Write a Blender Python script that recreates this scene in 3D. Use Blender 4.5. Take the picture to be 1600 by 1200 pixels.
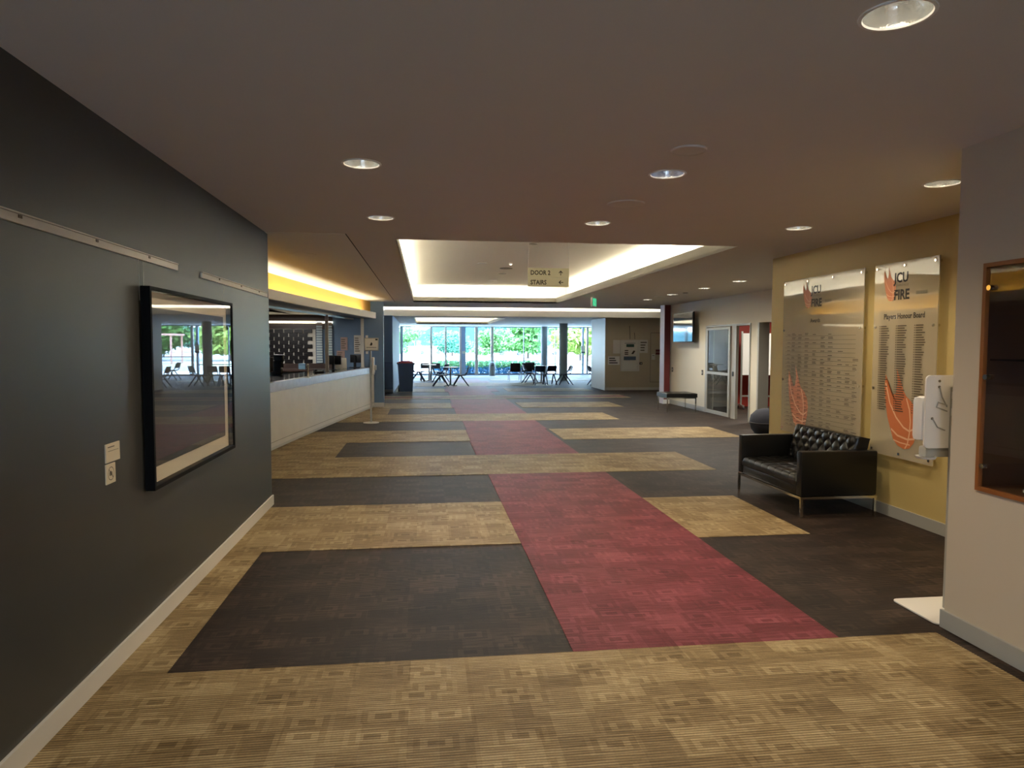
import bpy, bmesh, math, random
from mathutils import Vector, Matrix
random.seed(7)
for o in list(bpy.data.objects): bpy.data.objects.remove(o, do_unlink=True)
SC = bpy.context.scene
COL = SC.collection
PI = math.pi

# ------------------------------------------------------------------ camera
cam_d = bpy.data.cameras.new('camera'); cam = bpy.data.objects.new('camera', cam_d); COL.objects.link(cam)
yaw, pit, rol = math.radians(7.11), math.radians(3.2654), math.radians(.1294)
fw = Vector((math.sin(yaw)*math.cos(pit), math.cos(yaw)*math.cos(pit), -math.sin(pit)))
r0 = Vector((math.cos(yaw), -math.sin(yaw), 0)); u0 = r0.cross(fw)
rt = r0*math.cos(rol)+u0*math.sin(rol); up = -r0*math.sin(rol)+u0*math.cos(rol)
M = Matrix(((rt.x, up.x, -fw.x, 0), (rt.y, up.y, -fw.y, 0), (rt.z, up.z, -fw.z, 1.608), (0, 0, 0, 1)))
cam.matrix_world = M
cam_d.sensor_width = 36; cam_d.lens = 1083.3/1600*36; cam_d.clip_end = 3000; cam_d.clip_start = .05
SC.camera = cam

# ------------------------------------------------------------------ world, sun, exposure
SC.view_settings.view_transform = 'Standard'; SC.view_settings.look = 'None'
SC.view_settings.gamma = 1; SC.view_settings.use_curve_mapping = False
SC.view_settings.exposure = 0.75
W = bpy.data.worlds.new('world'); SC.world = W; W.use_nodes = True
nt = W.node_tree; nt.nodes.clear()
wo = nt.nodes.new('ShaderNodeOutputWorld'); bg = nt.nodes.new('ShaderNodeBackground')
tc = nt.nodes.new('ShaderNodeTexCoord'); sx = nt.nodes.new('ShaderNodeSeparateXYZ')
cr = nt.nodes.new('ShaderNodeValToRGB')
cr.color_ramp.elements[0].position = 0.0; cr.color_ramp.elements[0].color = (.66, .83, 1, 1)
cr.color_ramp.elements[1].position = .6; cr.color_ramp.elements[1].color = (.30, .56, 1, 1)
nt.links.new(tc.outputs['Generated'], sx.inputs[0]); nt.links.new(sx.outputs['Z'], cr.inputs[0])
nt.links.new(cr.outputs[0], bg.inputs[0]); bg.inputs[1].default_value = 14
nt.links.new(bg.outputs[0], wo.inputs[0])

def light(name, typ, loc, energy, color=(1, 1, 1), rot=(0, 0, 0), **k):
    d = bpy.data.lights.new(name, typ); d.energy = energy; d.color = color
    for a, b in k.items(): setattr(d, a, b)
    o = bpy.data.objects.new(name, d); o.location = loc; o.rotation_euler = rot; COL.objects.link(o)
    return o
light('sun', 'SUN', (0, 60, 30), 7.0, (1, .96, .88), (math.radians(35), math.radians(-20), 0), angle=.01)

# ------------------------------------------------------------------ material helpers
def lin(h):
    h = h.lstrip('#'); c = [int(h[i:i+2], 16)/255 for i in (0, 2, 4)]
    return tuple((x/12.92 if x <= .04045 else ((x+.055)/1.055)**2.4) for x in c)+(1,)
def mat(name, col, rough=.6, metal=0, spec=.5, noise=0, nscale=8, bump=0, bscale=200, coat=0, emit=None, estr=0, trans=0):
    m = bpy.data.materials.new(name); m.use_nodes = True; n = m.node_tree; b = n.nodes['Principled BSDF']
    c = lin(col) if isinstance(col, str) else tuple(col)+(1,)
    b.inputs['Base Color'].default_value = c
    b.inputs['Roughness'].default_value = rough; b.inputs['Metallic'].default_value = metal
    b.inputs['Specular IOR Level'].default_value = spec; b.inputs['Coat Weight'].default_value = coat
    b.inputs['Transmission Weight'].default_value = trans
    if emit: b.inputs['Emission Color'].default_value = lin(emit); b.inputs['Emission Strength'].default_value = estr
    t = n.nodes.new('ShaderNodeTexCoord')
    if noise:
        z = n.nodes.new('ShaderNodeTexNoise'); z.inputs['Scale'].default_value = nscale; z.inputs['Detail'].default_value = 3
        x = n.nodes.new('ShaderNodeMix'); x.data_type = 'RGBA'
        x.inputs[6].default_value = tuple(v*(1-noise) for v in c[:3])+(1,); x.inputs[7].default_value = tuple(min(1, v*(1+noise)) for v in c[:3])+(1,)
        n.links.new(t.outputs['Object'], z.inputs['Vector']); n.links.new(z.outputs[0], x.inputs[0]); n.links.new(x.outputs[2], b.inputs['Base Color'])
    if bump:
        z = n.nodes.new('ShaderNodeTexNoise'); z.inputs['Scale'].default_value = bscale; z.inputs['Detail'].default_value = 2
        u = n.nodes.new('ShaderNodeBump'); u.inputs['Strength'].default_value = bump; u.inputs['Distance'].default_value = .002
        n.links.new(t.outputs['Object'], z.inputs['Vector']); n.links.new(z.outputs[0], u.inputs['Height']); n.links.new(u.outputs[0], b.inputs['Normal'])
    return m

def glass_mat(name, tint=(1, 1, 1), frost=0, frostcol=(.8, .8, .8), ior=1.5):
    m = bpy.data.materials.new(name); m.use_nodes = True; n = m.node_tree; n.nodes.clear()
    o = n.nodes.new('ShaderNodeOutputMaterial'); t = n.nodes.new('ShaderNodeBsdfTransparent'); g = n.nodes.new('ShaderNodeBsdfGlossy')
    t.inputs[0].default_value = tuple(tint)+(1,); g.inputs['Roughness'].default_value = .01 if frost == 0 else .03
    f = n.nodes.new('ShaderNodeFresnel'); f.inputs[0].default_value = ior
    x = n.nodes.new('ShaderNodeMixShader')
    base = t.outputs[0]
    if frost:
        d = n.nodes.new('ShaderNodeBsdfDiffuse'); d.inputs[0].default_value = tuple(frostcol)+(1,)
        y = n.nodes.new('ShaderNodeMixShader'); y.inputs[0].default_value = frost
        n.links.new(base, y.inputs[1]); n.links.new(d.outputs[0], y.inputs[2]); base = y.outputs[0]
    ge = n.nodes.new('ShaderNodeNewGeometry'); su = n.nodes.new('ShaderNodeMath'); su.operation = 'SUBTRACT'; su.inputs[0].default_value = 1
    mu = n.nodes.new('ShaderNodeMath'); mu.operation = 'MULTIPLY'; f.inputs[0].default_value = ior
    n.links.new(ge.outputs['Backfacing'], su.inputs[1]); n.links.new(su.outputs[0], mu.inputs[0]); n.links.new(f.outputs[0], mu.inputs[1])
    n.links.new(mu.outputs[0], x.inputs[0]); n.links.new(base, x.inputs[1]); n.links.new(g.outputs[0], x.inputs[2]); n.links.new(x.outputs[0], o.inputs[0])
    return m

def carpet_mat(name, c0, c1, c2, rib):
    """looped carpet: woven nested squares and fine ribs"""
    m = bpy.data.materials.new(name); m.use_nodes = True; n = m.node_tree; b = n.nodes['Principled BSDF']
    N = n.nodes.new; L = n.links.new
    g = N('ShaderNodeNewGeometry')
    def vor(scale, off, rnd):
        mp = N('ShaderNodeMapping'); mp.inputs['Location'].default_value = off; mp.inputs['Scale'].default_value = (scale*.62, scale, 0)
        L(g.outputs['Position'], mp.inputs[0]); v = N('ShaderNodeTexVoronoi'); v.voronoi_dimensions = '2D'; v.distance = 'CHEBYCHEV'
        v.inputs['Scale'].default_value = 1; v.inputs['Randomness'].default_value = rnd; L(mp.outputs[0], v.inputs['Vector']); return v
    v1 = vor(5.2, (0, 0, 0), .85)
    def ramp(src, pts):
        r = N('ShaderNodeValToRGB'); r.color_ramp.interpolation = 'CONSTANT'
        e = r.color_ramp.elements
        while len(e) < len(pts): e.new(.5)
        for i, (p, v) in enumerate(pts): e[i].position = p; e[i].color = (v, v, v, 1)
        L(src, r.inputs[0]); return r.outputs[0]
    ra = ramp(v1.outputs['Distance'], [(0, .05), (.11, .95), (.21, .3), (.30, .72), (.37, .45)])
    def cells(sx_, sy_, off):
        mp = N('ShaderNodeVectorMath'); mp.operation = 'MULTIPLY_ADD'; mp.inputs[1].default_value = (1/sx_, 1/sy_, 0); mp.inputs[2].default_value = off
        L(g.outputs['Position'], mp.inputs[0]); f = N('ShaderNodeVectorMath'); f.operation = 'FLOOR'; L(mp.outputs[0], f.inputs[0])
        w = N('ShaderNodeTexWhiteNoise'); w.noise_dimensions = '3D'; L(f.outputs[0], w.inputs['Vector']); return w.outputs['Value']
    q1 = cells(.27, .12, (.3, .1, 0)); q2 = cells(.16, .20, (.7, .45, 3)); q3 = cells(.5, .5, (0, 0, 7))
    def mad(a, k, b=None, kb=0.0):
        x = N('ShaderNodeMath'); x.operation = 'MULTIPLY_ADD'; x.inputs[1].default_value = k; L(a, x.inputs[0])
        if b is None: x.inputs[2].default_value = kb
        else: L(b, x.inputs[2])
        return x.outputs[0]
    ad = N('ShaderNodeMath'); ad.operation = 'ADD'; ad.inputs[1].default_value = 0
    mp = N('ShaderNodeMapping'); mp.inputs['Scale'].default_value = (7, 75, 1); L(g.outputs['Position'], mp.inputs[0])
    st = N('ShaderNodeTexNoise'); st.inputs['Scale'].default_value = 1; st.inputs['Detail'].default_value = 1; L(mp.outputs[0], st.inputs['Vector'])
    L(mad(ra, .30, mad(q1, .26, mad(q2, .20, mad(q3, .06, mad(st.outputs[0], .7, None, -.25))))), ad.inputs[0])
    # fine noise
    nz = N('ShaderNodeTexNoise'); nz.inputs['Scale'].default_value = 140; nz.inputs['Detail'].default_value = 1; L(g.outputs['Position'], nz.inputs['Vector'])
    nb = N('ShaderNodeTexNoise'); nb.inputs['Scale'].default_value = 1.3; nb.inputs['Detail'].default_value = 2; L(g.outputs['Position'], nb.inputs['Vector'])
    cr = N('ShaderNodeValToRGB'); cr.color_ramp.elements[0].color = lin(c0); cr.color_ramp.elements[0].position = .15
    cr.color_ramp.elements[1].color = lin(c2); cr.color_ramp.elements[1].position = .85
    e = cr.color_ramp.elements.new(.5); e.color = lin(c1)
    L(ad.outputs[0], cr.inputs[0])
    # ribs across
    sp2 = N('ShaderNodeSeparateXYZ'); L(g.outputs['Position'], sp2.inputs[0])
    mu = N('ShaderNodeMath'); mu.operation = 'MULTIPLY'; mu.inputs[1].default_value = 2*PI/.017; L(sp2.outputs['Y'], mu.inputs[0])
    si = N('ShaderNodeMath'); si.operation = 'SINE'; L(mu.outputs[0], si.inputs[0])
    a2 = N('ShaderNodeMath'); a2.operation = 'MULTIPLY_ADD'; a2.inputs[1].default_value = rib; a2.inputs[2].default_value = 1-rib*.5; L(si.outputs[0], a2.inputs[0])
    a3 = N('ShaderNodeMath'); a3.operation = 'MULTIPLY_ADD'; a3.inputs[1].default_value = .5; a3.inputs[2].default_value = .75; L(nz.outputs[0], a3.inputs[0])
    a4 = N('ShaderNodeMath'); a4.operation = 'MULTIPLY'; L(a2.outputs[0], a4.inputs[0]); L(a3.outputs[0], a4.inputs[1])
    a6 = N('ShaderNodeMath'); a6.operation = 'MULTIPLY_ADD'; a6.inputs[1].default_value = .35; a6.inputs[2].default_value = .83; L(nb.outputs[0], a6.inputs[0])
    a5 = N('ShaderNodeMath'); a5.operation = 'MULTIPLY'; L(a4.outputs[0], a5.inputs[0]); L(a6.outputs[0], a5.inputs[1])
    vm = N('ShaderNodeVectorMath'); vm.operation = 'SCALE'; L(cr.outputs[0], vm.inputs[0]); L(a5.outputs[0], vm.inputs['Scale'])
    L(vm.outputs[0], b.inputs['Base Color'])
    b.inputs['Roughness'].default_value = .6; b.inputs['Specular IOR Level'].default_value = .26
    bu = N('ShaderNodeBump'); bu.inputs['Strength'].default_value = .5; bu.inputs['Distance'].default_value = .003
    L(a4.outputs[0], bu.inputs['Height']); L(bu.outputs[0], b.inputs['Normal'])
    return m

MT = {}
MT['beige'] = carpet_mat('beige carpet', '#6e5936', '#98815a', '#bea97f', .34)
MT['brown'] = carpet_mat('brown carpet', '#1a120d', '#2d211a', '#493a30', .22)
MT['red'] = carpet_mat('red carpet', '#581a25', '#742c37', '#954a54', .2)
MT['charcoal'] = mat('charcoal wall paint', '#3b3c3a', .42, spec=.5, noise=.06, nscale=1.5, bump=.15, bscale=260)
MT['white_trim'] = mat('white trim paint', '#d6d2c8', .45)
MT['grey_trim'] = mat('grey trim paint', '#a3a39c', .45)
MT['ceil'] = mat('ceiling paint', '#d2ccc3', .8, noise=.02, nscale=3)
MT['ceil_white'] = mat('white ceiling paint', '#e6e2d8', .75)
MT['ceil_far'] = mat('pale ceiling paint', '#dddbd4', .8)
MT['lip'] = mat('cove lip paint', '#a39f92', .6)
MT['fascia'] = mat('canopy fascia paint', '#d6d1c6', .6)
MT['white_wall'] = mat('off white wall paint', '#cfc8b4', .6, bump=.1)
MT['pillar'] = mat('warm grey wall paint', '#c2b6a2', .6, bump=.1)
MT['yellow'] = mat('mustard wall paint', '#c2ad70', .55, bump=.1)
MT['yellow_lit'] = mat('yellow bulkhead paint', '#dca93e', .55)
MT['blue'] = mat('slate blue wall paint', '#6c86a6', .55)
MT['blue_dark'] = mat('dark slate blue panel', '#53688a', .5)
MT['tan'] = mat('tan wall paint', '#c2b498', .6)
MT['maroon'] = mat('maroon paint', '#6e2c2c', .5)
MT['mauve'] = mat('mauve reveal paint', '#b9a6ac', .5)
MT['redwall'] = mat('red wall paint', '#8e2b1c', .6)
MT['metal'] = mat('brushed aluminium', '#b5b5ae', .35, metal=.8)
MT['alu'] = mat('grey aluminium frame', '#9d9a90', .45, metal=.3)
MT['chrome'] = mat('chrome', '#d8d5cc', .12, metal=1)
MT['black'] = mat('black lacquer', '#050505', .7, spec=.15)
MT['black_pl'] = mat('black plastic', '#17191c', .4)
MT['dark_gap'] = mat('dark recess', '#0a0a0a', .9)
MT['leather'] = mat('black leather', '#0d0d0c', .32, spec=.5, bump=.25, bscale=120)
MT['navy_pl'] = mat('navy plastic', '#202c40', .4)
MT['white_pl'] = mat('white plastic', '#e4e2dc', .35)
MT['paper'] = mat('paper', '#dcd8ce', .7)
MT['paper_warm'] = mat('cream label', '#d8ccb2', .7)
MT['pinkpaper'] = mat('pinkish paper', '#b59a92', .7)
MT['ink'] = mat('black ink', '#1b1613', .6)
MT['ink_soft'] = mat('soft grey ink', '#6d6555', .6)
MT['ink_brown'] = mat('brown ink', '#3d3020', .6)
MT['orange'] = mat('orange print', '#c8703c', .5)
MT['orange_soft'] = mat('pale orange print', '#cc8460', .5)
MT['orange_pale'] = mat('pale seam print', '#e6b892', .5)
MT['mat_board'] = mat('cream mount board', '#d9cfb8', .7)
MT['art'] = mat('dark photographic print', '#1e1719', .6, noise=.5, nscale=2)
MT['glass'] = glass_mat('clear glass', (.97, 1, .99))
MT['glass_pic'] = glass_mat('picture glass', (1, 1, 1), ior=1.6)
MT['glass_tint'] = glass_mat('smoked glass', (.6, .62, .62))
MT['acrylic'] = glass_mat('frosted acrylic', (.98, .98, .96), .40, (.70, .62, .46), 1.75)
MT['screen'] = mat('glossy screen', '#10141a', .06, coat=1)
MT['lampface'] = mat('lamp glow', '#ffffff', .5, emit='#fff3dc', estr=7)
MT['lamp_dim'] = mat('dim lamp glow', '#ffffff', .5, emit='#fff3dc', estr=2.0)
MT['lamp_blue'] = mat('cool lamp glow', '#ffffff', .5, emit='#9db8ff', estr=3.0)
MT['striplight'] = mat('strip light', '#ffffff', .5, emit='#fff0c8', estr=3)
MT['reflector'] = mat('crinkled reflector', '#e8e8e4', .22, metal=.9, bump=1, bscale=60)
MT['stone'] = mat('pale counter panel', '#ebe6dc', .4, noise=.08, nscale=4)
MT['slab'] = mat('grey veined worktop', '#b9b5ba', .25, noise=.18, nscale=9)
MT['darktop'] = mat('dark polished worktop', '#221d1c', .12)
MT['brownceil'] = mat('brown soffit', '#4a3c38', .35)
MT['brick'] = mat('black glazed brick', '#191619', .35)
MT['blind'] = mat('pale blue blind slat', '#c9dbe2', .5)
MT['wood'] = mat('honey timber', '#8a5326', .4, noise=.15, nscale=20)
MT['wood_dark'] = mat('dark timber back', '#402515', .45, noise=.25, nscale=6)
MT['bin_body'] = mat('dark blue bin plastic', '#4d6888', .5)
MT['bin_lid'] = mat('red bin lid', '#a03038', .5)
MT['pouf'] = mat('dark grey blue upholstery', '#2c2e38', .85, bump=.3)
MT['exit'] = mat('exit sign green', '#2f9a6a', .5, emit='#3fbf88', estr=.8)
MT['signface'] = mat('khaki sign face', '#d6cda4', .5)
MT['green'] = mat('dark green print', '#2c4c3e', .6)
MT['bluegrey'] = mat('blue grey print', '#47586c', .6)
MT['column'] = mat('grey column paint', '#8d989c', .5)
MT['mullion'] = mat('bronze grey mullion', '#d2c8c2', .5)
MT['mull_blue'] = mat('blue grey door stile', '#9db8dc', .5)
MT['frame_dark'] = mat('dark window frame', '#66707e', .5)
MT['grass'] = mat('dry grass', '#c8c49a', .9, noise=.2, nscale=.3)
MT['road'] = mat('pale concrete', '#e2dcd4', .9)
MT['asphalt'] = mat('sunlit asphalt', '#b8b4b2', .9)
MT['leaf'] = mat('green leaves', '#5c8c46', .6, noise=.4, nscale=.8)
MT['leaf_y'] = mat('yellow green leaves', '#8ca44e', .6, noise=.4, nscale=.8)
MT['leaf_d'] = mat('deep green leaves', '#447c60', .6, noise=.4, nscale=.8)
MT['hedge_shade'] = mat('shade tinted leaves', '#1f5f80', .6, noise=.4, nscale=6)  # blue shade at the hedge base, put into the leaf colour
MT['trunk'] = mat('bark', '#5a4a44', .9)
MT['hill'] = mat('blue green hillside', '#1c4a4c', .9, noise=.3, nscale=.02)
MT['car_white'] = mat('white car paint', '#eeeeec', .25)
MT['car_blue'] = mat('grey blue car paint', '#6c8ca0', .25)
MT['car_glass'] = mat('dark car glass', '#7c8e98', .1)
MT['tyre'] = mat('tyre rubber', '#4a4c50', .8)
MT['roofpink'] = mat('dusty pink roofing', '#c99a92', .8)

# ------------------------------------------------------------------ geometry helpers
class MB:
    def __init__(s): s.bm = bmesh.new()
    def box(s, x0, x1, y0, y1, z0, z1, bev=0, mx=None):
        r = bmesh.ops.create_cube(s.bm, size=1)
        mt = Matrix.Translation(((x0+x1)/2, (y0+y1)/2, (z0+z1)/2)) @ Matrix.Diagonal((abs(x1-x0), abs(y1-y0), abs(z1-z0), 1))
        if mx is not None: mt = mx @ mt
        bmesh.ops.transform(s.bm, matrix=mt, verts=r['verts'])
        if bev:
            ed = list({e for v in r['verts'] for e in v.link_edges})
            bmesh.ops.bevel(s.bm, geom=ed, offset=bev, segments=2, affect='EDGES', profile=.6)
        return s
    def tube(s, p0, p1, r, r2=None, seg=12, cap=True):
        p0, p1 = Vector(p0), Vector(p1); d = p1-p0
        q = d.to_track_quat('Z', 'Y').to_matrix().to_4x4()
        bmesh.ops.create_cone(s.bm, cap_ends=cap, segments=seg, radius1=r, radius2=r if r2 is None else r2, depth=d.length, matrix=Matrix.Translation((p0+p1)/2) @ q)
        return s
    def path(s, pts, r, seg=8):
        for a, b in zip(pts, pts[1:]): s.tube(a, b, r, seg=seg)
        for p in pts[1:-1]: bmesh.ops.create_uvsphere(s.bm, u_segments=seg, v_segments=6, radius=r, matrix=Matrix.Translation(p))
        return s
    def poly(s, pts, flip=False):
        vs = [s.bm.verts.new(p) for p in pts]
        s.bm.faces.new(vs[::-1] if flip else vs); return s
    def lathe(s, prof, c=(0, 0, 0), seg=28, mx=None):
        rings = []
        for r, z in prof:
            ring = []
            for i in range(seg):
                a = 2*PI*i/seg; p = Vector((r*math.cos(a), r*math.sin(a), z))
                if mx is not None: p = mx @ p
                ring.append(s.bm.verts.new(p+Vector(c)))
            rings.append(ring)
        for A, B in zip(rings, rings[1:]):
            for i in range(seg):
                j = (i+1) % seg
                s.bm.faces.new((A[i], A[j], B[j], B[i]))
        return s
    def prism(s, pts, z0, z1):
        n = len(pts); a = [s.bm.verts.new((p[0], p[1], z0)) for p in pts]; b = [s.bm.verts.new((p[0], p[1], z1)) for p in pts]
        s.bm.faces.new(a[::-1]); s.bm.faces.new(b)
        for i in range(n):
            j = (i+1) % n; s.bm.faces.new((a[i], a[j], b[j], b[i]))
        return s
    def build(s, name, m, parent=None, smooth=False, loc=None, kind=None):
        me = bpy.data.meshes.new(name); bmesh.ops.recalc_face_normals(s.bm, faces=s.bm.faces[:])
        s.bm.to_mesh(me); s.bm.free()
        if smooth:
            for p in me.polygons: p.use_smooth = True
            try: me.set_sharp_from_angle(angle=math.radians(38))
            except Exception: pass
        me.materials.append(MT[m] if isinstance(m, str) else m)
        o = bpy.data.objects.new(name, me); COL.objects.link(o)
        if parent is not None: o.parent = parent
        if kind: o['kind'] = kind
        return o
def tag(o, label, cat, group=None):
    o['label'] = label; o['category'] = cat
    if group: o['group'] = group
    return o
def thing(name, label, cat, loc=(0, 0, 0), rz=0, group=None):
    o = bpy.data.objects.new(name, None); COL.objects.link(o); o.location = loc; o.rotation_euler = (0, 0, rz)
    o.empty_display_size = .1
    return tag(o, label, cat, group)
def box(name, m, x0, x1, y0, y1, z0, z1, parent=None, bev=0, struct=False, smooth=False):
    return MB().box(x0, x1, y0, y1, z0, z1, bev).build(name, m, parent, smooth=bool(bev) or smooth, kind='structure' if struct and parent is None else None)
def kids(r): return [o for o in COL.objects if o.parent == r]
def dup(root, loc, rz, label=None, cat=None, group=None, scale=None):
    r = root.copy(); COL.objects.link(r); r.location = loc; r.rotation_euler = (0, 0, rz)
    if label: r['label'] = label
    if cat: r['category'] = cat
    if group: r['group'] = group
    for ch in kids(root):
        c = ch.copy(); COL.objects.link(c); c.parent = r
        for g in kids(ch):
            d = g.copy(); COL.objects.link(d); d.parent = c
    return r
def text(s, size, m, parent, mx, align='LEFT', extr=.0005, name='lettering', bold=0, sx=1):
    cu = bpy.data.curves.new('t', 'FONT'); cu.body = s; cu.size = size; cu.align_x = align; cu.extrude = extr; cu.offset = bold
    cu.resolution_u = 2
    o = bpy.data.objects.new('t', cu); COL.objects.link(o)
    dg = bpy.context.evaluated_depsgraph_get(); me = bpy.data.meshes.new_from_object(o.evaluated_get(dg))
    bpy.data.objects.remove(o); bpy.data.curves.remove(cu)
    me.transform(mx @ Matrix.Diagonal((sx, 1, 1, 1))); me.materials.clear(); me.materials.append(MT[m])
    q = bpy.data.objects.new(name, me); COL.objects.link(q); q.parent = parent; return q
def frame_mx(o, ux, uy):
    ux, uy = Vector(ux), Vector(uy); uz = ux.cross(uy)
    return Matrix(((ux.x, uy.x, uz.x, o[0]), (ux.y, uy.y, uz.y, o[1]), (ux.z, uy.z, uz.z, o[2]), (0, 0, 0, 1)))

CE, FC = 2.685, 2.545      # ceiling heights, near hall and far hall

# ------------------------------------------------------------------ floor with carpet panels
floor = box('floor', 'brown', -8, 14.2, -4, 36.6, -.12, 0, struct=True)
rows = [
 (-2.5, 3.475, [('beige', -1.53, 2.83)]),
 (3.475, 5.475, [('beige', -1.53, -1.26), ('red', .76, 2.25)]),
 (5.475, 6.975, [('beige', -1.53, .76), ('red', .76, 2.25), ('beige', 2.25, 3.25)]),
 (6.975, 8.475, [('red', .76, 2.25)]),
 (8.475, 9.975, [('beige', -6, 3.72)]),
 (9.975, 11.475, [('beige', -6, -1.28), ('red', .72, 2.25)]),
 (11.475, 12.975, [('beige', -6, .74), ('red', .74, 2.25), ('beige', 2.32, 5.5)]),
 (12.975, 14.475, [('red', .76, 2.3)]),
 (14.475, 15.975, [('beige', -6, 4.15)]),
 (15.975, 17.45, [('beige', -6, -.87), ('red', .7, 2.35)]),
 (17.45, 19.0, [('beige', -1.4, .66), ('red', .66, 2.35), ('beige', 2.45, 5.1)]),
 (19.0, 20.4, [('red', .7, 2.35)]),
 (20.4, 20.85, [('beige', -3, 6.2)]),
 (20.85, 21.25, [('red', -3, 6.2)]),
 (21.25, 21.75, [('beige', -3, 6.2)]),
 (21.75, 23.5, [('red', .75, 2.2)]),
 (23.5, 25.2, [('beige', -1.0, .66), ('red', .66, 2.5), ('beige', 2.8, 5.8)]),
 (25.2, 26.6, [('red', .75, 2.3)]),
 (26.6, 29.0, [('beige', -1.0, 4.9)]),
 (29.0, 30.5, [('red', .75, 2.7)]),
 (30.5, 32.2, [('beige', -.9, .9), ('red', .9, 2.4), ('beige', 2.9, 7.5)]),
 (33.6, 35.0, [('beige', -.8, 3.6)]),
]
for y0, y1, lst in rows:
    for c, x0, x1 in lst:
        o = box('carpet_panel', c, x0+.001, x1-.001, y0+.001, y1-.001, .0002, .004, parent=floor)
        o['label'] = {'beige': 'beige patterned carpet panel', 'red': 'dark red patterned carpet panel'}[c]

# ------------------------------------------------------------------ ceiling with light coves
LIGHTS = [(-.374, 4.286), (1.519, 4.286), (3.412, 4.286), (-.374, 6.073), (1.519, 6.073), (3.412, 6.073), (1.53, 2.15), (5.26, 11.2), (5.26, 12.7), (5.26, 14.4), (5.26, 16.1), (5.26, 17.7)]
LR = .105
cu = bpy.data.curves.new('c', 'CURVE'); cu.dimensions = '2D'; cu.fill_mode = 'BOTH'; cu.extrude = .02
def spl(pts):
    sp = cu.splines.new('POLY'); sp.points.add(len(pts)-1)
    for p, q in zip(sp.points, pts): p.co = (q[0], q[1], 0, 1)
    sp.use_cyclic_u = True
spl([(-8, -4), (14.2, -4), (14.2, 20.4), (-8, 20.4)])
spl([(-.3, 7.3), (-.3, 18), (3.4, 18), (3.4, 7.3)])
for lx, ly in LIGHTS: spl([(lx+LR*math.cos(-i*PI/16), ly+LR*math.sin(-i*PI/16)) for i in range(32)])
co = bpy.data.objects.new('c', cu); COL.objects.link(co)
me = bpy.data.meshes.new_from_object(co.evaluated_get(bpy.context.evaluated_depsgraph_get()))
bpy.data.objects.remove(co); me.transform(Matrix.Translation((0, 0, CE+.02))); me.materials.clear(); me.materials.append(MT['ceil'])
ceiling = bpy.data.objects.new('ceiling', me); COL.objects.link(ceiling); ceiling['kind'] = 'structure'
def cove(x0, x1, y0, y1, zc, lip, ztop, out, par, m='ceil_white', near=True):
    a = MB(); t = .03
    a.box(x0-t, x0, y0-t, y1+t, zc, zc+lip); a.box(x1, x1+t, y0-t, y1+t, zc, zc+lip)
    a.box(x0, x1, y1, y1+t, zc, zc+lip); a.box(x0, x1, y0-t, y0, zc, zc+lip)
    o = a.build('cove_lip', 'lip', par); o['label'] = 'beige upstand edging the light cove'
    b = MB(); X0, X1, Y0, Y1 = x0-out, x1+out, y0-out, y1+out
    b.box(X0-.05, X0, Y0, Y1, zc+.05, ztop); b.box(X1, X1+.05, Y0, Y1, zc+.05, ztop)
    b.box(X0, X1, Y1, Y1+.05, zc+.05, ztop); b.box(X0, X1, Y0-.05, Y0, zc+.05, ztop)
    o = b.build('cove_wall', m, par); o['label'] = 'white lit side wall of the ceiling cove'
    o = MB().box(X0-.05, X1+.05, Y0-.05, Y1+.05, ztop, ztop+.05).build('raised_ceiling', m, par); o['label'] = 'raised white ceiling inside the cove'
cove(-.3, 3.4, 7.3, 18.0, CE, .14, 3.12, .34, ceiling)
# strip lights hidden on the cove shelves
def strip(x, y, z, sxx, syy, en, col=(1, .95, .8), rot=(PI, 0, 0)):
    return light('strip_light', 'AREA', (x, y, z), en, col, rot, shape='RECTANGLE', size=sxx, size_y=syy)
K = .58
strip(3.6, 12.6, CE+.08, .1, 10.2, 150*K, rot=(PI, math.radians(38), 0)); strip(-.5, 12.6, CE+.08, .1, 10.2, 150*K, rot=(PI, math.radians(-38), 0))
strip(1.55, 18.2, CE+.08, 3.4, .1, 42*K, rot=(PI-math.radians(30), 0, 0)); strip(1.55, 7.1, CE+.08, 3.4, .1, 14*K, rot=(PI+math.radians(25), 0, 0))
# panel joints in the ceiling on the reception side
o = box('trim_1', 'dark_gap', -.775, -.765, 7.0, 18.0, CE-.002, CE+.001, struct=True)
o = box('ceiling', 'ceil_far', -6, -.775, 6.99, 17.9, CE-.004, CE-.0005, struct=True)  # paler panel: brightness of the canopy uplight put into its paint
# slot cove and lower far ceiling
c2 = MB()
c2.box(-8, 14.2, 23.45, 24.7, FC, FC+.05); c2.box(-8, -.4, 24.7, 32.5, FC, FC+.05); c2.box(2.9, 14.2, 24.7, 32.5, FC, FC+.05)
c2.box(-8, 14.2, 32.5, 36.45, FC, FC+.05)
far_ceiling = c2.build('ceiling', 'ceil_far', kind='structure')
o = box('cove_lip', 'fascia', -4, 14, 23.4, 23.45, FC, 2.755, far_ceiling)
box('cove_wall', 'ceil_white', -4, 14, 23.9, 23.95, FC+.05, 3.05, far_ceiling)
box('raised_ceiling', 'ceil_white', -4, 14, 20.0, 23.95, 3.05, 3.1, far_ceiling)
box('cove_wall', 'ceil_white', -4, 14, 20.0, 20.05, CE+.05, 3.05, far_ceiling)
strip(3.0, 23.66, FC+.1, 10, .1, 250*K, (1, .97, .9))
cove(-.4, 2.9, 24.7, 32.5, FC, .12, 2.95, .3, far_ceiling)
strip(3.07, 28.6, FC+.08, .08, 7.5, 60*K); strip(-.57, 28.6, FC+.08, .08, 7.5, 60*K); strip(1.25, 32.65, FC+.08, 3, .08, 24*K)
box('roof', 'ceil', -8.2, 14.4, -4.2, 36.5, 3.3, 3.4, struct=True)

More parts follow.
